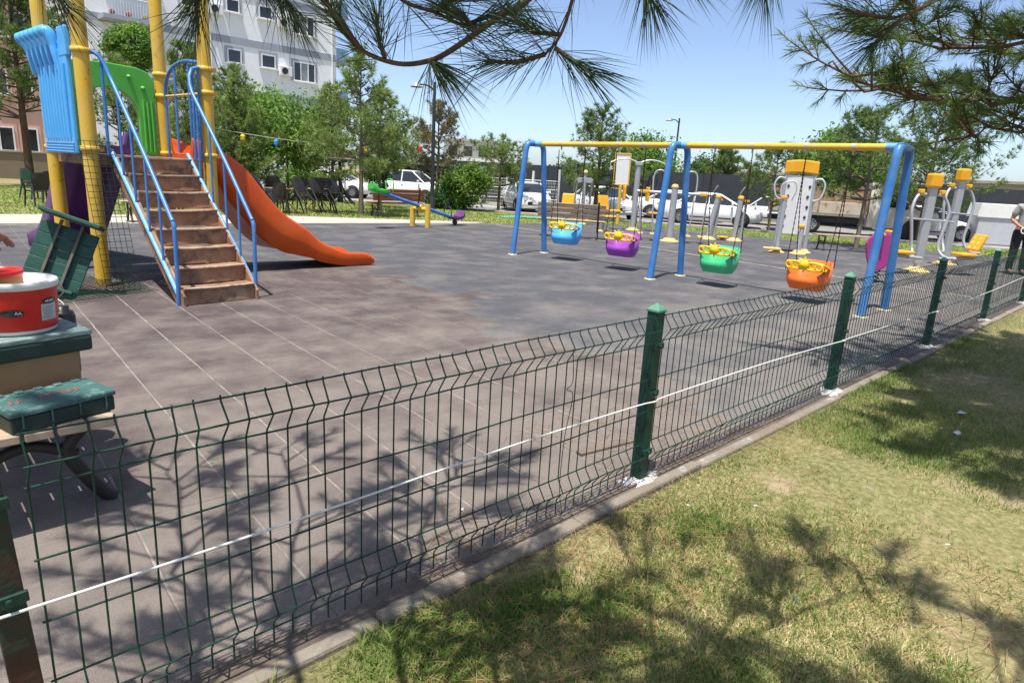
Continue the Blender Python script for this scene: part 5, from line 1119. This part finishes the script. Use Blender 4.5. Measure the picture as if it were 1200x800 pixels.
# ------------------------------------------------------------------ trees
M_needle = leafmat('pine_needles', [(0.061, 0.115, 0.030), (0.115, 0.189, 0.049), (0.182, 0.263, 0.074), (0.270, 0.338, 0.115)], .3)
M_needle_y = leafmat('young_pine_needles', [(0.094, 0.156, 0.035), (0.163, 0.250, 0.060), (0.250, 0.338, 0.094), (0.350, 0.413, 0.138)], .32)
M_needle_b = leafmat('browned_pine_needles', [(0.081, 0.101, 0.041), (0.149, 0.162, 0.061), (0.243, 0.189, 0.095), (0.297, 0.203, 0.108)], .25)
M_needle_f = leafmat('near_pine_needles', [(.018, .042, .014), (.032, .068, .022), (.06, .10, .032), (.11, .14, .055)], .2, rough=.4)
M_leaf = leafmat('broad_leaves', [(0.066, 0.143, 0.020), (0.121, 0.231, 0.036), (0.198, 0.330, 0.061), (0.286, 0.418, 0.099)], .4)
M_leaf_d = leafmat('dark_leaves', [(0.026, 0.072, 0.018), (0.046, 0.111, 0.029), (0.078, 0.156, 0.039)], .28)
def needle_tris(base, axis, n, L, w, rng, tmin=25, tmax=80, bend=0, droop=.0, seg=1):
    """needles around shoots: base (k,3) axis (k,3)"""
    k = len(base); B = np.repeat(base, n, 0); A = np.repeat(axis, n, 0); m = k*n
    A = A/np.linalg.norm(A, axis=1, keepdims=True)
    r = rng.normal(size=(m, 3)); r -= (r*A).sum(1, keepdims=True)*A; r /= np.linalg.norm(r, axis=1, keepdims=True)
    tm = np.repeat(tmax, n) if hasattr(tmax, '__len__') else tmax; th = np.radians(tmin+(tm-tmin)*rng.random(m))[:, None]; D = A*np.cos(th)+r*np.sin(th)
    ln = (L*rng.uniform(.55, 1.15, m))[:, None]
    wv = np.cross(D, rng.normal(size=(m, 3))); wv /= np.linalg.norm(wv, axis=1, keepdims=True); wv *= w/2
    if seg == 1:
        V = np.stack([B+wv, B-wv, B+D*ln+np.array([0, 0, -droop])*ln], 1); F = np.arange(m*3).reshape(m, 3); return V.reshape(-1, 3), F
    mid = B+D*ln*.5+A*ln*bend*.25; tip = B+D*ln+A*ln*bend+np.array([0, 0, -droop])*ln; mid = mid+np.array([0, 0, -droop*.2])*ln
    V = np.stack([B+wv*.8, B-wv*.8, mid-wv, mid+wv, tip], 1); b0 = (np.arange(m)*5)[:, None]
    F = np.concatenate([b0+np.array([[0, 1, 2]]), b0+np.array([[0, 2, 3]]), b0+np.array([[3, 2, 4]])], 0); return V.reshape(-1, 3), F
def pine(label, loc, H, Rad, zb, seed, mt=None, dens=1.0, trunk_r=.09, flat=False, group='pines around the playground', nlen=.19, name='pine_tree', lean=(0, 0), bark=None, wid=.02, pw=.75):
    rng = np.random.default_rng(seed); t = thing(name, label, 'tree', loc, 0, group); mt = mt or M_needle
    tk = MB(); n = 9; tp = []
    for i in range(n+1):
        f = i/n; tp.append((lean[0]*f+rng.normal(0, .03)*f, lean[1]*f+rng.normal(0, .03)*f, H*f*.96-.05))
    tk.tube(tp, [trunk_r*(1-.85*i/n) for i in range(n+1)], 8)
    bases = []; axes = []; nw = max(6, int((H-zb)/.26))
    for i in range(nw):
        f = (i+rng.uniform(-.3, .3))/nw; f = min(max(f, 0), .97); z = zb+(H-zb)*f
        prof = (1-f)**pw*(.55+.45*min(1, f*5+.35)) if not flat else math.sqrt(max(.05, 1-(2*f-.75)**2))*.95
        for k in range(int(rng.integers(4, 7))):
            a = rng.uniform(0, 6.283); L = Rad*prof*rng.uniform(.6, 1.12)+.1; el = R(rng.uniform(5, 32)+25*f)
            x0 = np.array([lean[0]*z/H, lean[1]*z/H, z]); d = np.array([math.cos(a)*math.cos(el), math.sin(a)*math.cos(el), math.sin(el)])
            mid = x0+d*L*.5+np.array([0, 0, -.06*L]); end = x0+d*L+np.array([0, 0, .10*L])
            tk.tube([x0, mid, end], [.028*(1-.6*f)+.006, .015, .005], 4, False)
            m = max(6, int(L*17*dens))
            for q in range(m):
                s = rng.uniform(.28, 1.0)**.75; p = x0*(1-s)**2+2*mid*s*(1-s)+end*s*s
                ax = d*rng.uniform(.3, 1)+np.array([0, 0, rng.uniform(.0, .8)])+rng.normal(0, .35, 3)
                sp = .30*L*(1.05-s)+.07
                bases.append(p+rng.normal(0, sp*.55, 3)*np.array([1, 1, .6])); axes.append(ax)
    for q in range(8): bases.append(np.array([lean[0], lean[1], H*rng.uniform(.9, 1.0)])+rng.normal(0, .05, 3)); axes.append(np.array([0, 0, 1.])+rng.normal(0, .3, 3))
    tk.build('trunk', bark or M_bark, t)
    V, F = needle_tris(np.array(bases), np.array(axes), 15, nlen, wid, rng, 15, 78)
    npmesh('crown', V, F, mt, 3, t); return t
def leafy(label, loc, H, Rad, zb, seed, mt=None, leaf=.085, count=9000, group='broadleaf trees and shrubs', name='broadleaf_tree', squash=1.0, trunk_r=.08, ball=False):
    rng = np.random.default_rng(seed); t = thing(name, label, 'tree' if 'tree' in name else 'shrub', loc, 0, group); mt = mt or M_leaf
    tk = MB(); C = np.array([0, 0, (zb+H)/2]); hz = (H-zb)/2
    tk.tube([(0, 0, -.05), (.03, .02, zb*.6+.05), (0, 0, C[2])], [trunk_r, trunk_r*.75, trunk_r*.4], 8)
    ncl = 40 if not ball else 70; cl = []
    for k in range(ncl):
        v = rng.normal(size=3); v /= np.linalg.norm(v); rr = rng.uniform(.35, 1.0)**.5 if not ball else rng.uniform(.75, 1.0)
        jit = rng.uniform(.8, 1.12) if not ball else 1
        p = C+v*np.array([Rad, Rad, hz])*rr*jit*.86; cl.append(p)
        if k % 2 == 0: tk.tube([(0, 0, max(.1, min(p[2]-.2, C[2]*.9))), (p*np.array([.5, .5, 1])+np.array([0, 0, -.1])), p], [trunk_r*.4, trunk_r*.25, .008], 5, False)
    tk.build('trunk', M_barkgrey, t)
    cl = np.array(cl); n = count; idx = rng.integers(0, ncl, n); cs = (.30 if not ball else .18)*Rad
    P = cl[idx]+rng.normal(0, 1, (n, 3))*cs*np.array([.62, .62, .5])
    N = rng.normal(size=(n, 3))+np.array([0, 0, .7]); N /= np.linalg.norm(N, axis=1, keepdims=True)
    u = np.cross(N, rng.normal(size=(n, 3))); u /= np.linalg.norm(u, axis=1, keepdims=True); v = np.cross(N, u); s = (leaf*rng.uniform(.6, 1.2, n))[:, None]
    V = np.stack([P-u*s*.9, P-v*s*.42+N*s*.1, P+u*s*.9, P+v*s*.42+N*s*.1], 1).reshape(-1, 3)
    npmesh('crown', V, np.arange(n*4).reshape(n, 4), mt, 4, t); return t
def gp(x, y): return (x, y, gz(x, y))
pine('large dark pine at the far left behind the blue panel', gp(4.6, 32.0), 7.9, 3.3, 2.5, 1, M_needle, 1.6, .16)
leafy('clipped globe topped tree seen above the green arch panel', gp(9.2, 34.3), 7.1, 1.3, 4.9, 2, M_leaf, .09, 9000, ball=True, trunk_r=.1)
pine('yellow-green young pine right of the tower, left of a pair', gp(7.7, 23.4), 4.9, 2.1, .5, 3, M_needle_y, 1.2, .08)
pine('yellow-green young pine right of the tower, right of a pair', gp(9.9, 25.0), 4.7, 2.2, .5, 4, M_needle_y, 1.2, .08)
pine('dusty young pine just behind the tower stairs', gp(6.5, 26.5), 4.6, 2.2, .3, 41, M_needle_y, 1.1, .08)
leafy('light green broadleaf tree in front of the apartment block', gp(13.3, 28.2), 5.2, 2.0, .9, 5, M_leaf, .11, 8000)
leafy('second light green broadleaf tree close to the apartment corner', gp(14.9, 29.6), 4.4, 1.3, .9, 55, M_leaf, .11, 5000)
leafy('loose light green tree right of the stairs rail', gp(11.3, 27.0), 4.5, 2.0, .8, 501, M_leaf, .11, 6500)
pine('olive young pine between the broadleaf trees and the seesaw pine', gp(14.0, 25.5), 4.6, 1.9, .9, 502, M_needle_y, 1.1, .08)
pine('feathery young pine behind the seesaw with a bare pale trunk', gp(11.2, 18.6), 4.9, 2.0, 1.35, 6, M_needle_y, 1.1, .085, bark=M_barkgrey)
pine('second feathery pine beside the seesaw pine', gp(12.9, 20.2), 4.1, 1.6, 1.2, 61, M_needle_y, .95, .07, bark=M_barkgrey)
leafy('narrow dense dark cypress behind the red-brown bench', gp(14.3, 22.4), 3.5, .75, .25, 7, M_leaf_d, .07, 9000, name='cypress_tree', trunk_r=.07)
pine('browned pine just behind the dark lamp post', gp(18.7, 24.5), 4.7, 2.0, 1.5, 8, M_needle_b, 1.0, .10, bark=M_barkgrey)
leafy('bushy green shrub left of the small umbrella pine', gp(19.6, 23.6), 2.2, 1.2, .05, 9, M_leaf, .09, 8000, name='bushy_shrub')
leafy('low dark shrub at the foot of the lamp post', gp(18.6, 24.0), 1.0, .8, .0, 91, M_leaf_d, .08, 3000, name='low_shrub')
pine('small umbrella shaped pine in front of the white fence', gp(21.5, 23.4), 2.95, 1.9, 1.2, 10, M_needle_y, 1.5, .08, True)
pine('dense conical pine behind the blue and violet swings', gp(22.7, 18.5), 4.7, 2.5, 1.0, 11, M_needle, 1.25, .11)
leafy('round green tree behind the far fence left of the middle swing legs', gp(34.5, 24.3), 4.5, 1.9, 1.4, 12, M_leaf, .13, 6000)
leafy('far green tree behind the fence near the far lamp', gp(37.2, 26.0), 3.9, 1.8, 1.2, 121, M_leaf, .13, 5000)
pine('far olive pine behind the dark fence above the green swing', gp(42.5, 23.6), 4.2, 2.3, .9, 13, M_needle, 1.0, .11, nlen=.28, wid=.035)
pine('slim dark pine standing between the white hatchback and us', gp(26.9, 12.6), 3.5, 2.1, 1.05, 14, M_needle, 1.15, .07, bark=M_barkgrey)
leafy('bright green tree behind the massage board', gp(37.6, 14.9), 5.1, 1.9, 1.2, 15, M_leaf, .14, 7000)
leafy('bright green tree above the truck', gp(37.0, 12.2), 4.2, 1.9, 1.2, 151, M_leaf, .14, 6000)
pine('pine with a slanting grey trunk between the swing legs and the truck', gp(19.9, 6.7), 3.8, 2.1, 1.35, 16, M_needle, 1.25, .075, bark=M_barkgrey, lean=(.3, .1))
pine('tall loose pine above the chest press machines', gp(30.2, 7.9), 6.4, 3.2, 1.2, 17, M_needle, 1.15, .12)
leafy('round green tree beyond the fence left of the green swing chains', gp(52, 31), 4.2, 2.1, 1.0, 171, M_leaf_d, .17, 4000)
rnd = random.Random(12)
for k in range(9):
    x, y = roadp(rnd.uniform(74, 95), -42+k*11+rnd.uniform(-3, 3)); leafy(['far hedge tree on the skyline, leftmost', 'far skyline tree, second from the left', 'far skyline tree, third from the left', 'far skyline tree, fourth from the left', 'far skyline tree in the middle of the row', 'far skyline tree, fourth from the right', 'far skyline tree, third from the right', 'far skyline tree, second from the right', 'far skyline tree, rightmost'][k], (x, y, -.3), rnd.uniform(2.6, 3.8), 3.4, .2, 200+k, M_leaf_d, .3, 1800, group='far trees on the skyline')
leafy('low hedge bush behind the plastic chairs, in front of the sedan', gp(16.0, 31.8), 1.5, 1.3, 0, 31, M_leaf, .1, 4000, name='hedge_bush')
leafy('dark bush under the apartment windows', gp(14.2, 37), 2.2, 1.6, 0, 32, M_leaf_d, .12, 4000, name='hedge_bush')
leafy('tall bush below the apartment block, right of the stairs', gp(10.8, 33), 2.6, 1.7, 0, 33, M_leaf, .12, 5000, name='hedge_bush')
# ------------------------------------------------------------------ near pines: branches overhead and their shade
def near_tree(label, trunk, H, r0, limbs, seed, needle_L, needle_w, side=.42, nn=46, tcount=1.0, shoots=(), drp=.12, nmat=None):
    rng = np.random.default_rng(seed); t = thing('pine_tree', label, 'tree', (0, 0, 0), 0, 'near pines whose branches hang into view')
    tk = MB(); x, y = trunk
    tk.tube([(x, y, -.1), (x+.02, y, .5), (x-.03, y+.02, H*.4), (x+.02, y, H*.75), (x, y, H)], [r0*1.25, r0, r0*.8, r0*.5, .02], 14)
    tw_ = MB(); B = []; A = []; S_ = []; rep = [1]
    def shoot(p, d, L, spread=68):            # leafy end of a twig: needles along its last part
        d = d/np.linalg.norm(d); q = p+d*L
        tw_.tube([p, p+d*L*.5+np.array([0, 0, -.02*L]), q], [.0058, .0045, .003], 5, True)
        for s in np.tile(np.linspace(.1, 1.0, 8), rep[0]): B.append(p+(q-p)*s); A.append(d+rng.normal(0, .12, 3))
        B.append(q); A.append(d); B.append(q); A.append(d); S_.extend([spread]*(len(B)-len(S_)))
    for limb in limbs:
        rep[0] = limb[3] if len(limb) > 3 else 1
        pts = [np.array(v) for v in bez(limb[0], 5)]; thick = limb[1]; full = limb[2] if len(limb) > 2 else 1.0
        m = len(pts); pts = [pts[0]]+[p_+np.array([rng.normal(0, .03), rng.normal(0, .03), rng.normal(0, .02)]) for p_ in pts[1:]]; tk.tube(pts, [thick*(.8-.68*i/(m-1))+.0025 for i in range(m)], 8)
        seglen = sum(np.linalg.norm(pts[i+1]-pts[i]) for i in range(m-1)); cnt = int(seglen*5.5*tcount*full)
        for c in range(cnt):
            f = rng.uniform(.30, 1.0); i = min(m-2, int(f*(m-1))); p = pts[i]+(pts[i+1]-pts[i])*(f*(m-1)-i); d = pts[i+1]-pts[i]; d /= np.linalg.norm(d)
            sd = np.cross(d, [0, 0, 1]); sd /= np.linalg.norm(sd); sg = 1 if c % 2 else -1
            dirn = d*rng.uniform(.3, .9)+sd*sg*rng.uniform(.5, 1.1)+np.array([0, 0, rng.uniform(-.05, .45)]); dirn /= np.linalg.norm(dirn)
            L = side*rng.uniform(.5, 1.1)*(1.25-.6*f); e1 = p+dirn*L*.5; e2 = p+dirn*L+np.array([0, 0, .05*L])
            tw_.tube([p, e1, e2], [.010, .007, .005], 5, False)
            for q in range(int(rng.integers(2, 5))):
                s = rng.uniform(.35, 1.0); pp = p+(e2-p)*s; dd = dirn+rng.normal(0, .42, 3)+np.array([0, 0, .15]); shoot(pp, dd, rng.uniform(.08, .17))
            shoot(e2, dirn+np.array([0, 0, .2]), rng.uniform(.10, .18))
        d = pts[-1]-pts[-2]; shoot(pts[-1], d, .12)
    B2 = []; A2 = []; S2 = []
    for path, th, ends in shoots:   # hand placed branch: thick path plus leafy shoots (start, direction, length)
        pts = bez(path, 6); m = len(pts); tw_.tube(pts, [th*(1-.55*i/(m-1)) for i in range(m)], 7)
        for p, d, L in ends:
            p = np.array(p, float); d = np.array(d, float); d = d/np.linalg.norm(d); L = L*1.5+.03; q = p+d*L+rng.normal(0, .012, 3)
            mid_ = (p+q)/2+rng.normal(0, .008, 3); tw_.tube([p, mid_, q], [.0055, .0048, .0036], 6, True)
            for s_ in np.linspace(.0, 1.0, 16): B2.append((p*(1-s_)**2+2*mid_*s_*(1-s_)+q*s_*s_)+rng.normal(0, .002, 3)); A2.append(d+rng.normal(0, .22, 3)); S2.append(38 if d[2] < -.3 else 56)
        for s_ in np.arange(.35, .98, .045):     # sparse needles on the older wood
            if rng.random() < .55: v_ = pts[int(s_*(m-1))]; w_ = pts[int(s_*(m-1))+1]-v_; B2.append(np.array(v_)); A2.append(np.array(w_)/max(1e-6, w_.length)+rng.normal(0, .5, 3)); S2.append(60)
    tk.build('trunk', M_bark, t); tw_.build('twigs', M_twig, t)
    V, F = needle_tris(np.array(B), np.array(A), max(4, int(nn/10)), needle_L, needle_w, rng, 10, np.array(S_, float), .12, drp, 2)
    if B2:
        V2, F2 = needle_tris(np.array(B2), np.array(A2), 7, needle_L*1.08, needle_w*.95, rng, 14, np.array(S2, float), .22, .10, 2); F = np.concatenate([F, F2+len(V)]); V = np.concatenate([V, V2])
    npmesh('crown', V, F, nmat or M_needle_f, 3, t); return t
U = np.array([-.06, .06, .97]); RT = np.array([.7145, -.6996, 0.0]); FW = np.array([.70, .714, 0.0])
sh_near = [
 # main branch hanging into the top of the picture
 ([(.3, .95, 2.55), (.9, 1.02, 2.35), (1.25, 1.05, 2.08), (1.155, 1.177, 1.883), (1.095, 1.218, 1.833), (1.012, 1.272, 1.758), (.966, 1.306, 1.726), (.911, 1.355, 1.715), (.857, 1.417, 1.739), (.827, 1.463, 1.785)], .0095,
  [((.857, 1.417, 1.739), -RT*.7+U*.75, .10), ((.827, 1.463, 1.785), -RT*.3+U, .10), ((.89, 1.375, 1.725), -RT*.2+U, .05), ((.966, 1.306, 1.726), -U*.6+RT*.5, .0), ((1.053, 1.244, 1.793), -RT*.6+U*.4, .05)]),
 ([(1.0, 1.30, 2.3), (.93, 1.46, 1.98), (.963, 1.435, 1.878), (1.023, 1.364, 1.844), (1.069, 1.31, 1.819), (1.107, 1.275, 1.826)], .0065, [((1.069, 1.31, 1.819), RT*.8+U*.2, .05), ((1.023, 1.364, 1.844), RT+U*.6, .05)]),
 ([(1.2, .95, 2.2), (1.19, 1.05, 2.0), (1.182, 1.075, 1.874), (1.15, 1.076, 1.789), (1.12, 1.09, 1.745)], .006, [((1.12, 1.09, 1.745), -RT*.9-U*.1, .07), ((1.15, 1.076, 1.789), -RT*.8+U*.3, .05), ((1.14, 1.08, 1.76), RT*.5-U*.3, .04)]),
 ([(1.9, .3, 2.35), (2.2, .5, 2.12), (2.087, .595, 2.001), (2.026, .639, 1.954), (1.975, .68, 1.929)], .008, [((1.975, .68, 1.929), -RT+U*.1, .08), ((2.03, .64, 1.955), -RT*.8+U*.5, .07), ((2.06, .62, 1.98), RT*.6+U*.5, .08), ((1.99, .66, 1.93), -RT*.5-U*.5, .04)]),
 ([(.35, 1.3, 2.5), (.70, 1.70, 2.05), (.662, 1.80, 1.90)], .006, [((.662, 1.80, 1.905), -U*.6-RT*.3, .04), ((.68, 1.76, 1.95), -U*.3+RT*.6, .05)]),
 ([(.5, 1.3, 2.5), (.78, 1.62, 2.06), (.761, 1.708, 1.93)], .006, [((.761, 1.708, 1.93), -U*.7+RT*.3, .05), ((.78, 1.66, 1.97), -U*.3+RT*.7, .06)]),
 ([(1.3, .7, 2.5), (1.45, 1.0, 2.12), (1.424, 1.079, 2.0)], .006, [((1.424, 1.079, 2.0), -U*.8+RT*.2, .05), ((1.43, 1.06, 2.02), -U*.4+RT*.8, .05)]),
 ([(.05, 1.8, 2.4), (.36, 2.05, 2.0), (.355, 2.095, 1.93)], .006, [((.355, 2.095, 1.93), -U*.5+RT*.4, .05), ((.34, 2.10, 1.93), -U*.4-RT*.5, .05)]),
 ([(1.5, .5, 2.5), (1.66, .82, 2.15), (1.652, .866, 2.06)], .006, [((1.652, .866, 2.06), -U*.6-RT*.2, .04)])]
tk1 = (-.2, .62)
limbs1 = [([(tk1[0], tk1[1], 2.0), (.15, 1.3, 2.25), (.42, 2.0, 2.4), (.85, 2.95, 2.52)], .02), ([(tk1[0], tk1[1], 2.2), (-.1, 1.5, 2.4), (.05, 2.2, 2.45), (.25, 3.0, 2.52)], .018), ([(tk1[0], tk1[1], 2.1), (.4, 1.2, 2.35), (1.0, 1.85, 2.45), (1.55, 2.35, 2.55)], .02),
 ([(tk1[0], tk1[1], 2.1), (.6, .75, 2.35), (1.3, .55, 2.45), (2.1, .3, 2.55)], .02), ([(tk1[0], tk1[1], 2.2), (.5, .85, 2.45), (1.0, .98, 2.5), (1.62, .95, 2.55)], .016), ([(tk1[0], tk1[1], 2.0), (.5, .45, 2.3), (1.1, .1, 2.45), (1.7, -.2, 2.6)], .018), ([(tk1[0], tk1[1], 2.3), (.2, .95, 2.5), (.75, 1.3, 2.5)], .014), ([(tk1[0], tk1[1], 2.4), (.45, 1.0, 2.6), (.95, 1.25, 2.4)], .014, .5),
 ([(tk1[0], tk1[1], 2.5), (-1.2, .3, 2.8), (-2.1, .1, 3.0)], .024), ([(tk1[0], tk1[1], 3.2), (-.6, -.4, 3.4), (-.9, -1.3, 3.7)], .022), ([(tk1[0], tk1[1], 3.3), (.4, .2, 3.7), (1.0, .0, 4.0)], .02, .6)]
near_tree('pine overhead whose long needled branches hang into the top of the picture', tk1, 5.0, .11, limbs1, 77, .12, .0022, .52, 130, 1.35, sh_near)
tk2 = (7.0, -.45)
limbs2 = [([(7.0, -.45, 2.2), (6.75, .5, 2.25), (6.549, 1.081, 2.248), (6.122, 1.478, 2.191), (5.757, 1.856, 2.25), (5.533, 2.098, 2.314), (5.46, 2.22, 2.44)], .030), ([(7.0, -.45, 2.5), (6.6, .8, 2.65), (6.03, 1.70, 2.62), (5.65, 2.05, 2.66)], .026), ([(7.0, -.45, 2.0), (6.9, .6, 2.0), (6.4, 1.2, 2.02), (6.1, 1.45, 1.96)], .02), ([(7.0, -.45, 2.8), (6.8, .7, 3.05), (6.35, 1.65, 3.15)], .024), ([(7.0, -.45, 2.6), (7.3, .8, 2.8), (7.5, 1.9, 2.9)], .024), ([(7.0, -.45, 2.4), (8.0, .6, 2.6), (8.5, 1.6, 2.9)], .024),
 ([(7.0, -.45, 2.6), (6.2, .1, 2.85), (5.2, .6, 3.1)], .024), ([(7.0, -.45, 3.0), (6.2, -.5, 3.2), (5.2, -.4, 3.5)], .024), ([(7.0, -.45, 3.3), (6.4, .6, 3.6), (5.9, 1.4, 3.8)], .022), ([(7.0, -.45, 2.9), (8.2, -.3, 3.1), (9.0, .1, 3.3)], .024), ([(7.0, -.45, 3.5), (7.6, -1.3, 3.9), (8.0, -1.8, 4.1)], .02), ([(7.0, -.45, 3.8), (7.3, .3, 4.2), (7.4, 1.0, 4.5)], .02), ([(7.0, -.45, 2.5), (6.5, .55, 2.75), (6.0, 1.1, 2.85), (5.75, 1.55, 2.9)], .02), ([(7.0, -.45, 2.3), (7.1, .5, 2.35), (6.95, 1.3, 2.3)], .02)]+[([(7.0, -.45, 3.2), ((7+ex)/2, (ey-.45)/2+.05, ez-.1), (ex, ey, ez)], .022, 2.4, 3) for ex, ey, ez in ((3.5, .3, 3.2), (4.2, .05, 3.3), (3.9, .7, 3.3), (4.5, .5, 3.5), (5.3, .9, 3.5), (6.0, .5, 3.5), (6.8, .9, 3.6), (7.6, .8, 3.6), (8.3, .6, 3.7), (4.6, .7, 3.6), (5.3, 1.0, 3.7), (5.0, .2, 3.5), (6.1, 1.2, 3.8), (7.2, 1.3, 3.9), (8.1, 1.0, 3.8), (6.6, .6, 4.2), (7.8, .3, 4.0), (5.7, -.2, 3.9))]
near_tree('pine just beyond the right edge with dark branches against the sky', tk2, 5.4, .13, limbs2, 78, .115, .0044, .50, 40, 1.6, nmat=M_needle)
tk3 = (11.5, -1.4)
limbs3 = [([(11.5, -1.4, 2.2+.25*k), (11.5+1.1*math.cos(a), -1.4+1.1*math.sin(a), 2.45+.25*k), (11.5+2.3*math.cos(a), -1.4+2.3*math.sin(a), 2.75+.25*k)], .024) for k, a in enumerate((.4, 1.5, 2.5, 3.6, 4.8, 2.0, .9))]
near_tree('third pine beyond the right edge, shading the far end of the lawn', tk3, 5.2, .13, limbs3, 79, .115, .006, .5, 44, 1.4, nmat=M_needle)
